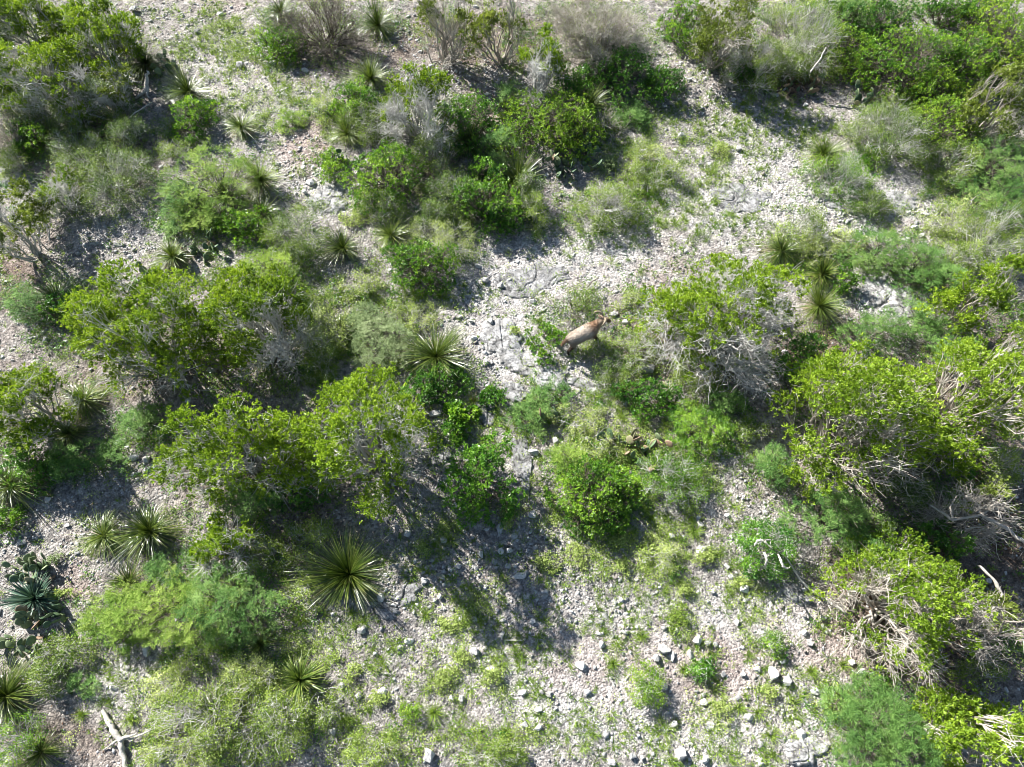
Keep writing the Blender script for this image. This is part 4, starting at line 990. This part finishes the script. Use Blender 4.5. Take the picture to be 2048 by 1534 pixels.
PLACED = []
def R(cx, cy, rx, ry, label, tone=.75, hz=None, sink=.3):
    s = scale_at(cx, cy, .05); x, y = P(cx, cy, .06); a = rx/s; b = max(ry/s, .05)
    PLACED.append((cx, cy)); rock_obj('rock', x, y, label, a, b, hz or .8*min(a, b)+.02, nxt(), tone, sink)
for a in [
 (269,22,11,8,'large white rock on the top gravel near the left junipers',.95),(395,62,7,6,'dark grey rock on the upper left gravel',.1),
 (543,122,10,6,'pale long rock under the bright shrub at the top',.8),(479,127,9,8,'grey block on the upper left gravel',.4),
 (622,367,11,8,'upper white rock above the cracked pale slab',.9),(612,383,9,7,'lower white rock above the cracked pale slab',.9),
 (440,28,8,5,'pale rock on the top edge gravel',.8),(610,140,9,5,'grey stone left of the top centre sotol',.5),
 (1362,272,9,8,'lone grey boulder in the upper right clearing',.6),(1478,296,8,7,'rounded white stone in the upper right clearing',.95),
 (981,643,9,8,'grey block on the upper left corner of the pale slab',.55),(942,640,7,6,'grey stone left of the pale slab top',.5),
 (947,676,9,5,'white stone beside the large sotol',.85),(971,724,8,7,'grey block under the pale slab',.5),
 (1002,570,8,9,'dark standing stone on the bedrock sheet',.25),(970,560,10,8,'grey broken rock left of the bedrock sheet',.4),
 (1066,602,8,6,'pale flat stone in the gravel above the sheep',.8),(1228,628,11,6,'broken pale rock above the head of the sheep',.35),
 (1250,645,9,7,'blue grey rock in front of the head of the sheep',.35),(1290,735,22,16,'dark flat boulder right of the mixed dark shrub',.15),
 (898,883,6,17,'narrow upturned stone left of the deep green shrub',.7),(870,828,15,10,'broken blue grey rock below the large sotol',.4),
 (236,884,10,9,'pale rock below the wide left juniper gap',.85),(268,915,14,9,'pale broken rock left of the wide low juniper',.8),
 (293,918,9,10,'grey rock beside the pale broken rock',.5),(352,690,1,1,'x',.5),
 (1665,978,13,14,'white boulder at the foot of the big rounded juniper',.95),(1490,1178,15,11,'bright white triangular rock at lower right',1.0),
 (1454,1132,7,7,'white block above left of the triangular rock',.9),(1427,1183,7,6,'white stone left of the triangular rock',.9),
 (1403,1100,13,10,'pale sunken rock under the light herb',.6),(1397,1281,12,11,'rounded white boulder on the open gravel',1.0),
 (1418,1286,10,7,'grey boulder touching the rounded white one',.35),(1329,1299,15,11,'large pitted grey boulder on the open gravel',.65),
 (1346,1312,6,12,'upright white stone right of the pitted boulder',.85),(1314,1316,9,10,'leaning stone below the pitted boulder',.5),
 (1382,1308,8,10,'pale tooth shaped stone above the dark little bush',.8),(1325,1372,14,11,'upright rock behind the glossy round bush',.35),
 (1547,1345,12,16,'biggest pale boulder at lower right',.95),(1575,1362,12,11,'angular grey boulder right of the biggest pale one',.55),
 (1517,1338,9,7,'white wedge left of the biggest pale boulder',.95),(1488,1347,8,6,'white block between the bush and the pale boulders',.95),
 (1448,1349,7,7,'grey stone right of the dark little bush',.4),(1567,1322,7,6,'small white block above the pale boulders',.9),
 (1499,1434,11,9,'round white boulder between two dense tufts',.95),(1605,1470,11,13,'tall round white boulder at bottom right',1.0),
 (1410,1404,9,8,'white block beside the pale herb clump',.95),(1362,1508,14,14,'long slanting grey boulder on the bottom gravel',.55),
 (1411,1519,10,9,'rounded boulder on the bottom edge at right',.8),(1224,1525,10,8,'pale boulder on the bottom edge right of centre',.9),
 (1266,1513,9,8,'grey boulder on the bottom edge right of centre',.5),(1286,1516,7,6,'small block right of the grey bottom boulder',.6),
 (1598,1448,9,7,'pale stone above the tall round boulder',.8),(1600,1500,8,6,'white stone below the tall round boulder',.9),
 (1161,1331,14,10,'pale broken boulder at bottom centre',.8),(1045,1385,11,7,'flat cream stone on the pale patch',.95),
 (1098,1388,8,8,'dark grey knob on the pale patch',.1),(1083,1384,6,6,'smaller dark knob left of the dark grey one',.15),
 (1048,1448,9,10,'left white rock of a pair at bottom centre',.85),(1076,1456,10,8,'right white rock of a pair at bottom centre',.9),
 (923,1397,8,8,'grey pitted stone below the broad herb mound',.4),(903,1395,7,7,'white stone left of the grey pitted stone',.85),
 (858,1510,14,17,'slanting pale boulder on the bottom edge left of centre',.75),(765,1383,12,10,'white slanted rock beside the whitish herb',.95),
 (717,1392,8,9,'grey rock left of the white slanted rock',.5),(684,1372,9,8,'dark rounded rock near the small pale sotol',.3),
 (762,1195,9,12,'pale pointed rock beneath the biggest sotol',.7),(723,1262,11,8,'grey dome rock below the biggest sotol',.4),
 (290,1302,8,14,'tall pale rock below the yellow feathery shrub',.8),(243,1292,11,8,'white rock below the left end of the feathery mass',.95),
 (145,1245,5,4,'white pebble beside the cactus patch',.95),(815,1067,8,10,'blue grey stone right of the biggest sotol top',.5),
 (888,1080,9,9,'rounded pale stone in the shaded cobbles',.6),(828,1226,6,5,'round light stone below the cobbles',.9),
 (879,1194,7,6,'round light stone in the middle cobbles',.9),(946,1044,7,6,'pale stone above the wedge stones',.6),
 (1000,1058,8,14,'leaning blue stone at the foot of the deep green shrub',.5),(1028,1073,9,9,'block right of the leaning blue stone',.5),
 (1002,1103,8,8,'white block in the shaded cobbles',.75),(1019,1101,7,8,'white stone right of the white block',.8),
 (961,1109,9,8,'pale angular stone left of the white block',.65),(915,1131,9,7,'rounded grey cobble in deep shade',.5),
 (1040,1151,20,9,'long pale flat rock in the cobbles',.75),(1065,1030,12,10,'flat block between the two lower shrubs',.5),
 (948,1302,13,10,'knobbly grey rock below the cobbles',.5),(985,1340,18,6,'row of pale ledge rock above the herb mound',.8),
 (1064,1242,9,7,'pale stone at the end of the long shadow',.8),(1203,1290,8,9,'white stone by the reddish gravel',.8),
 (1400,1050,9,7,'pale stone left of the fresh grass tuft',.8),(1068,905,14,9,'grey stone on the stepped ledge',.5),(1110,882,9,8,'rounded grey stone left of the reddish cactus',.5),
 (1475,1245,6,9,'pale stone on the slope right of the herb cushion',.8),(1610,1265,8,7,'stone on the gravel left of the litter',.6),
 (1620,1285,9,8,'grey block on the gravel left of the litter',.5),(1650,1235,12,6,'pale wedge beside the ledge',.7),
 (1725,1345,10,10,'pale boulder under the sprawling juniper',.8),(1705,1325,8,8,'smaller boulder under the sprawling juniper',.8),
 (1675,465,14,9,'dark cleft boulder at the stony shelf',.4),(1655,475,9,7,'pale rock left of the dark cleft boulder',.8),(1880,505,14,10,'broken pale boulder right of the blue green shrub',.75),
 (1845,470,8,6,'white stone in the rubble below the stony shelf',.9),(1815,480,7,6,'white block left in the rubble at right',.9),(1830,455,8,6,'white cobble at the top of the rubble at right',.85)]:
    if a[4] != 'x': R(a[0], a[1], a[2], a[3], a[4], a[5])

def wood(name, pts, radii, label, cat, mat='deadwood', side=(), group=None):
    rng = np.random.default_rng(nxt()); w = []
    for px, py, z in pts:
        x, y = P(px, py, z); w.append((x, y, z+float(hgt(x, y))))
    w = np.array(w); o = w[0].copy(); t = root(name, o[0], o[1], label, cat, group, z=float(o[2])); w = w-o
    def dense(p, r, k=5):
        n = len(p); tt = np.linspace(0, n-1, (n-1)*k+1); q = np.stack([np.interp(tt, np.arange(n), p[:, i]) for i in range(3)], 1)
        q[1:-1] += rng.normal(size=(len(q)-2, 3))*np.mean(r)*.22; return q[None], (np.interp(tt, np.arange(n), r)*rng.uniform(.85, 1.15, len(tt)))[None]
    g = Geo(); p, r = dense(w, radii); add_tubes(g, p, r, np.array([.6]), 9); g.build('trunk' if name != 'dead_branch' else 'stem', M[mat], t)
    for sp, sr in side:
        q = []
        for px, py, z in sp:
            x, y = P(px, py, z); q.append((x, y, z+float(hgt(x, y))))
        g = Geo(); p, r = dense(np.array(q)-o, sr); add_tubes(g, p, r, np.array([.5]), 6); g.build('branch', M[mat], t)
    return t
wood('dead_log', [(205,1420,.07),(222,1452,.1),(240,1480,.1),(243,1505,.09),(256,1545,.06)], [.035,.06,.065,.055,.04], 'bleached fallen log at the bottom left', 'dead log',
     side=[([(240,1480,.1),(252,1474,.14),(270,1470,.2)],[.05,.03,.012]),([(262,1478,.1),(285,1468,.14),(315,1454,.2)],[.02,.018,.012]),([(238,1478,.1),(222,1490,.05),(205,1500,.03)],[.03,.02,.01]),([(244,1475,.12),(262,1478,.1)],[.03,.02])])
wood('dead_stump', [(294,140,.5),(293,165,.25),(290,185,.05)], [.04,.07,.09], 'weathered grey stump below the first upright sotol', 'dead stump',
     side=[([(290,182,.08),(278,190,.06),(270,196,.05)],[.07,.05,.02]),([(290,182,.08),(297,196,.05)],[.06,.03])])
wood('dead_branch', [(305,203,.3),(290,212,.35),(268,226,.4),(250,243,.35)], [.012,.018,.02,.012], 'curved pale dead branch beside the shaded track at upper left', 'dead branch',
     side=[([(262,232,.38),(272,240,.4),(274,247,.35)],[.014,.01,.006]),([(285,215,.35),(296,220,.3)],[.012,.006])])
wood('dead_branch', [(10,910,.3),(50,928,.25),(90,946,.2),(120,968,.1)], [.02,.018,.016,.01], 'long thin dead branch at the left edge above the drooping sotol', 'dead branch', side=[([(60,932,.25),(75,925,.3)],[.012,.006])])
wood('dead_branch', [(1690,1225,.06),(1620,1180,.1),(1600,1160,.15),(1570,1112,.5)], [.035,.03,.025,.015], 'leaning bleached branch below right of the glossy dark shrub', 'dead branch')
wood('dead_branch', [(1508,1092,1.0),(1513,1083,1.12),(1522,1080,1.15),(1532,1086,1.15),(1543,1096,1.1),(1540,1082,1.12)], [.02,.03,.03,.03,.025,.015], 'upper twisted bleached branch over the glossy dark shrub', 'dead branch',
     side=[([(1530,1080,1.15),(1541,1080,1.1)],[.025,.01])])
wood('dead_branch', [(1528,1105,1.0),(1532,1112,1.1),(1534,1122,1.05),(1530,1130,.95),(1533,1134,.9)], [.015,.03,.028,.025,.01], 'short hooked bleached branch in the middle of the glossy dark shrub', 'dead branch')
wood('dead_branch', [(1556,1108,1.0),(1562,1122,1.05),(1566,1134,1.0),(1574,1138,.95),(1580,1134,.9)], [.015,.03,.028,.022,.01], 'lower twisted bleached branch right of the hooked one', 'dead branch')
wood('dead_branch', [(1620,145,.7),(1640,120,1.0),(1650,98,1.2),(1668,110,1.1),(1670,115,1.0)], [.03,.03,.022,.018,.01], 'arching dead branch in the open olive shrub at the top right', 'dead branch')
wood('dead_branch', [(1835,330,.3),(1860,308,.5),(1885,303,.5),(1905,312,.4),(1918,312,.3)], [.014,.016,.016,.016,.01], 'thin arching dead branch below the dark rounded shrub', 'dead branch')
wood('dead_branch', [(1600,40,1.0),(1618,28,1.2),(1632,18,1.3)], [.02,.018,.01], 'slim dead stick rising at the top edge in the open olive shrub', 'dead branch')
wood('dead_branch', [(1175,575,.1),(1185,563,.15),(1198,556,.12)], [.018,.016,.01], 'dark forked stick on the ground above the straggly shrub', 'dead branch', 'twig_b')
wood('dead_branch', [(1860,1010,.8),(1905,1040,.9),(1960,1030,1.0),(2010,1055,1.0),(2050,1085,1.0)], [.02,.035,.035,.04,.045], 'long tan dead limb reaching in from the right edge', 'dead branch', 'twig_t',
     side=[([(1960,1030,1.0),(1990,1010,1.1),(2020,1005,1.1)],[.03,.02,.01]),([(1905,1040,.9),(1900,1015,1.0),(1915,990,1.1)],[.03,.02,.01])])
wood('dead_branch', [(1960,1130,1.2),(1990,1160,1.2),(2005,1190,1.1),(1990,1215,1.0),(1965,1225,.9)], [.035,.04,.035,.03,.02], 'curved tan dead limb right of the sprawling juniper', 'dead branch', 'twig_t')
wood('dead_branch', [(235,1270,.05),(222,1295,.04),(160,1365,.04)], [.006,.008,.006], 'x', 'x') if False else None
wood('dead_branch', [(178,1320,.1),(162,1345,.1),(148,1375,.1),(100,1390,.08)], [.012,.018,.03,.03], 'grey shaded dead branch left of the fern like sprig', 'dead branch')
wood('dead_branch', [(1008,1281,.04),(1050,1281,.05)], [.016,.012], 'short grey stick lying flat below the cobbles', 'dead branch')

# ------------------------------------------------------------------ the wild sheep
def sheep():
    X, Y = P(1166, 668, .62); hd = math.atan2(.58, 1.0)
    x0, y0 = P(1125, 688, .75); x1, y1 = P(1192, 655, .8); hd = math.atan2(y1-y0, x1-x0)
    t = root('wild_sheep', X, Y, 'tan wild sheep with curved horns walking through the low scrub', 'wild sheep', rz=hd)
    S_ = .88
    V = []; E = []; Rr = []
    def v(x, y, z, rx, ry=None, parent=None):
        V.append((x*S_, y*S_, z*S_)); Rr.append((rx*S_, (ry or rx)*S_))
        if parent is not None: E.append((parent, len(V)-1))
        return len(V)-1
    pel = v(-.36, 0, .75, .225, .215); mid = v(-.12, 0, .73, .275, .25, pel); m2 = v(.14, 0, .735, .265, .255, mid); ch = v(.34, 0, .77, .22, .24, m2)
    n1 = v(.49, .015, .87, .145, .16, ch); n2 = v(.60, .03, .94, .105, .12, n1); hdp = v(.70, .04, .985, .075, .08, n2)
    f1 = v(.78, .01, .94, .062, .062, hdp); f2 = v(.85, -.03, .87, .045, .045, f1); f3 = v(.90, -.055, .82, .036, .034, f2)
    tb = v(-.52, 0, .80, .075, .09, pel); t1 = v(-.60, 0, .78, .035, .035, tb); t2 = v(-.66, .01, .68, .03, .03, t1); t3 = v(-.68, .01, .58, .016, .016, t2)
    for sy, dx in ((1, .10), (-1, -.08)):
        a = v(-.36, .10*sy, .62, .105, .12, pel); b = v(-.30+dx*.5, .12*sy, .46, .07, .08, a); c = v(-.44+dx, .12*sy, .29, .036, .04, b); d = v(-.40+dx*1.3, .12*sy, .09, .024, .026, c); e = v(-.37+dx*1.3, .12*sy, .02, .03, .032, d)
    for sy, dx in ((1, -.10), (-1, .12)):
        a = v(.32, .11*sy, .62, .085, .10, ch); b = v(.30+dx*.4, .12*sy, .46, .052, .058, a); c = v(.34+dx, .115*sy, .28, .034, .036, b); d = v(.32+dx*1.2, .115*sy, .09, .022, .024, c); e = v(.35+dx*1.2, .115*sy, .02, .028, .03, d)
    for sy in (1, -1):
        a = v(.66, .10*sy+.04, 1.0, .022, .022, hdp); v(.63, .17*sy+.04, .985, .012, .022, a)
    me = bpy.data.meshes.new('body'); me.from_pydata(V, E, []); o = bpy.data.objects.new('body_src', me); COL.objects.link(o)
    sk = o.modifiers.new('s', 'SKIN'); sk.use_smooth_shade = True; sk.branch_smoothing = .6
    for i, r in enumerate(Rr): me.skin_vertices[0].data[i].radius = r
    me.skin_vertices[0].data[0].use_root = True
    ss = o.modifiers.new('u', 'SUBSURF'); ss.levels = 2; ss.render_levels = 2
    bpy.context.view_layer.update(); dg = bpy.context.evaluated_depsgraph_get()
    nm = bpy.data.meshes.new_from_object(o.evaluated_get(dg)); bpy.data.objects.remove(o)
    nm.name = 'body'; n = len(nm.vertices); co = np.zeros(n*3, np.float32); nm.vertices.foreach_get('co', co); co = co.reshape(-1, 3).astype(float)/S_
    x, y, z = co.T
    cream = np.array([.58, .50, .41]); tan = np.array([.42, .325, .235]); brown = np.array([.20, .115, .065]); dark = np.array([.055, .038, .028])
    def sm(a, b, q): w = np.clip((q-a)/(b-a), 0, 1); return (w*w*(3-2*w))[:, None]
    nz = (vnoise(x*1.0+5, y+z*1.3, 14, 4)-.5)*.10
    c = tan+(cream-tan)*sm(.62, .86, z+nz)*(1-sm(.12, .40, x+nz))
    w = sm(.16, .30, x+nz)*(1-sm(.42, .56, x+nz))*sm(.8, .93, z+nz)*.75; c = c*(1-w)+brown*1.5*w
    w = sm(.16, .34, x+nz*2)*(1-sm(.5, .66, x))*(1-sm(.70, .82, z+nz)); c = c*(1-w)+brown*1.25*w
    w = sm(.44, .58, -x+nz); c = c*(1-w*.85)+brown*w*.85
    w = 1-sm(.42, .60, z+nz); c = c*(1-w)+dark*w
    w = sm(.72, .82, x)*.8; c = c*(1-w)+brown*w
    ca = nm.color_attributes.new('fur', 'FLOAT_COLOR', 'POINT'); ca.data.foreach_set('color', np.concatenate([np.clip(c, .01, 1), np.ones((n, 1))], 1).astype(np.float32).ravel())
    m, nt, b = new_mat('short_fur'); a = nt.nodes.new("ShaderNodeAttribute"); a.attribute_name = 'fur'
    tc = nt.nodes.new("ShaderNodeTexCoord").outputs['Object']; mp = nt.nodes.new("ShaderNodeMapping"); mp.inputs['Scale'].default_value = (1, 3, 3); nt.links.new(tc, mp.inputs[0])
    nt.links.new(mixc(nt, .55, a.outputs['Color'], ramp(nt, [(.3, (.6, .58, .56)), (.65, (1.12, 1.12, 1.12))], noise(nt, 30, 4, .7, mp.outputs[0])).outputs[0], 'MULTIPLY'), b.inputs['Base Color'])
    b.inputs['Roughness'].default_value = .85; b.inputs['Specular IOR Level'].default_value = .15
    bp = nt.nodes.new("ShaderNodeBump"); bp.inputs['Strength'].default_value = .5; bp.inputs['Distance'].default_value = .02; nt.links.new(noise(nt, 60, 3, .6, mp.outputs[0]), bp.inputs['Height']); nt.links.new(bp.outputs[0], b.inputs['Normal'])
    nm.materials.clear(); nm.materials.append(m)
    nm.polygons.foreach_set("use_smooth", np.ones(len(nm.polygons), bool))
    ob = bpy.data.objects.new('body', nm); COL.objects.link(ob); ob.parent = t
    rg = np.random.default_rng(9); nm.calc_loop_triangles(); T3 = np.zeros(len(nm.loop_triangles)*3, np.int32); nm.loop_triangles.foreach_get('vertices', T3); T3 = T3.reshape(-1, 3)
    W_ = co*S_; ar = np.linalg.norm(np.cross(W_[T3[:, 1]]-W_[T3[:, 0]], W_[T3[:, 2]]-W_[T3[:, 0]]), axis=1); kx = rg.choice(len(T3), 26000, p=ar/ar.sum()); bc = rg.dirichlet([1, 1, 1], len(kx))[..., None]
    pp = (W_[T3[kx]]*bc).sum(1); cc = (c[T3[kx]]*bc).sum(1); nn = nrm(np.cross(W_[T3[kx, 1]]-W_[T3[kx, 0]], W_[T3[kx, 2]]-W_[T3[kx, 0]]))
    leg = pp[:, 2] < .5*S_; dd = nrm(np.array([-.75, 0, -.45])+nn*.42+rg.normal(size=(len(kx), 3))*.22); gf = Geo()
    add_leaves(gf, rg, pp-nn*.004, dd, np.where(leg, .018, .045)*rg.uniform(.6, 1.3, len(kx)), rg.uniform(.006, .011, len(kx)), .5, .3)
    fo = gf.build('coat', m, t); fa = fo.data.color_attributes.new('fur', 'FLOAT_COLOR', 'POINT'); q_ = np.repeat(np.clip(cc*rg.uniform(.85, 1.15, (len(kx), 1)), .01, 1), 4, 0)
    fa.data.foreach_set('color', np.concatenate([q_, np.ones((len(q_), 1))], 1).astype(np.float32).ravel())
    hm = simple_mat('horn', [(0, (.16, .12, .08)), (1, (.38, .31, .22))], .55, .6, 50)
    for sy in (1, -1):
        k = 16; tt = np.linspace(0, 1, k); ang = tt*3.3
        px = .70-.02-.135*np.sin(ang)*1.0; pz = 1.05+.10*np.sin(ang*.9)-.05*(1-np.cos(ang)); py = sy*(.035+.20*np.sin(np.clip(tt*1.5, 0, 1.57))*.9)+.04
        px = .69-.13*(1-np.cos(ang))*.9; pz = 1.05+.12*np.sin(ang); py = sy*(.03+.21*np.sin(ang*.62))+.04
        p = np.stack([px, py, pz], 1)[None]*S_; r = ((1-tt)**.6*.034+.005)*(1+.10*np.sin(tt*60))
        g = Geo(); add_tubes(g, p, (r*S_)[None], np.array([.4 if sy > 0 else .6]), 10); g.build('horn', hm, t, True)
    em = simple_mat('dark_hoof', [(0, (.03, .025, .02)), (1, (.06, .05, .04))], .4)
    for (lx, ly) in ((-.37+.13, .12), (-.37-.104, -.12), (.35-.12, .115), (.35+.144, -.115)):
        g = Geo(); p = np.array([[[lx, ly, -.035], [lx, ly, .0], [lx-.01, ly, .045]]])*S_; add_tubes(g, p, np.array([[.034, .036, .028]])*S_, np.array([.5]), 8); g.build('hoof', em, t)
    for sy in (1, -1):
        g = Geo(); c_ = np.array([.745, .04-.02+.062*sy, .995]); g.add(PADV*np.array([.022, .12, .022])*S_+(c_-np.array([0, 0, .011]))*S_, quads=PADQ); g.build('eye', em, t, True)
    return t
sheep()

# ------------------------------------------------------------------ medium cobbles: individual, each named by its nearest landmark
LM = [(1166,668,'the sheep'),(872,712,'the large sotol by the slab'),(698,1148,'the biggest sotol'),(300,1062,'the paired sotols'),(968,955,'the tall deep green shrub'),
      (1180,985,'the yellow flecked shrub'),(1262,900,'the reddish prickly pear'),(1455,625,'the largest half bare juniper'),(1730,835,'the big rounded juniper'),(1530,1095,'the twisted bleached branches'),
      (1490,1178,'the white triangular rock'),(1547,1345,'the biggest pale boulder'),(1397,1281,'the rounded white boulder'),(1290,1370,'the glossy round bush'),(1161,1331,'the pale broken boulder'),
      (840,525,'the leafy clearing shrub'),(780,345,'the dome shaped shrub'),(742,158,'the top centre sotol'),(1145,322,'the big cactus'),(1645,312,'the upper right sotol'),
      (1562,505,'the drooping glossy sotol'),(1820,602,'the wide white slab'),(522,362,'the three clustered sotols'),(375,180,'the second upright sotol'),(582,243,'the low shrub in the upper gravel'),
      (345,512,'the rusty yellow sotol'),(285,655,'the largest dense juniper'),(70,1198,'the yucca'),(205,1460,'the bleached log'),(430,1425,'the wide olive bush'),(600,1360,'the small pale sotol'),
      (885,1352,'the broad yellowish herb mound'),(1062,1452,'the pair of white rocks'),(1605,1470,'the tall round boulder'),(1759,1462,'the round feathery shrub'),(1825,1200,'the sprawling juniper'),
      (1204,412,'the left olive clearing shrub'),(1790,265,'the dark rounded shrub'),(1060,560,'the smooth bedrock sheet'),(355,1215,'the yellow feathery mass'),(22,972,'the drooping silvery sotol')]
DIR = ['right of','above right of','above','above left of','left of','below left of','below','below right of']
SZ = ['small','fist sized','chunky','flat','angular','rounded']; TN = [(.35,'grey'),(.6,'pale'),(.55,'light grey'),(.85,'white')]
used = {}; rr = random.Random(5); made = []
cx_, cy_ = [], []
xx, yy, pxx, pyy = world_pts(9000, COBB, 0.03)
cnt = 0
for x, y, px, py in zip(xx, yy, pxx, pyy):
    if cnt >= 120 or not (5 < px < 2043 and 5 < py < 1529): continue
    if any((px-a)**2+(py-b)**2 < 26**2 for a, b in PLACED): continue
    hit = SC.ray_cast(bpy.context.view_layer.depsgraph, cam.location, (Vector((x, y, .08))-cam.location).normalized())
    if hit[0] and hit[4].name.split('.')[0] not in ('ground', 'gravel', 'grass', 'ground_cover', 'leaf_litter', 'fallen_twigs', 'green_weeds', 'deep_green_weeds', 'yellow_green_weeds'): continue
    l = min(LM, key=lambda q: (q[0]-px)**2+(q[1]-py)**2); a = math.atan2(-(py-l[1]), px-l[0]); d = DIR[int(round(a/(math.pi/4))) % 8]; near = math.hypot(px-l[0], py-l[1])
    rk = rr.choice(range(6)); tn = rr.choice(TN); key = (l[2], d, tn[1])
    if key in used: continue
    used[key] = 1; PLACED.append((px, py)); s = rr.uniform(.06, .12); fl = {3: .35, 0: .6}.get(rk, .7); s *= .75 if rk == 0 else 1
    rock_obj('rock', float(x), float(y), f"{SZ[rk]} {tn[1]} stone {d} {l[2]}", s*rr.uniform(.9, 1.3), s*rr.uniform(.7, 1), s*fl, nxt(), tn[0], .5, 'smaller loose limestone cobbles', 'stone'); cnt += 1
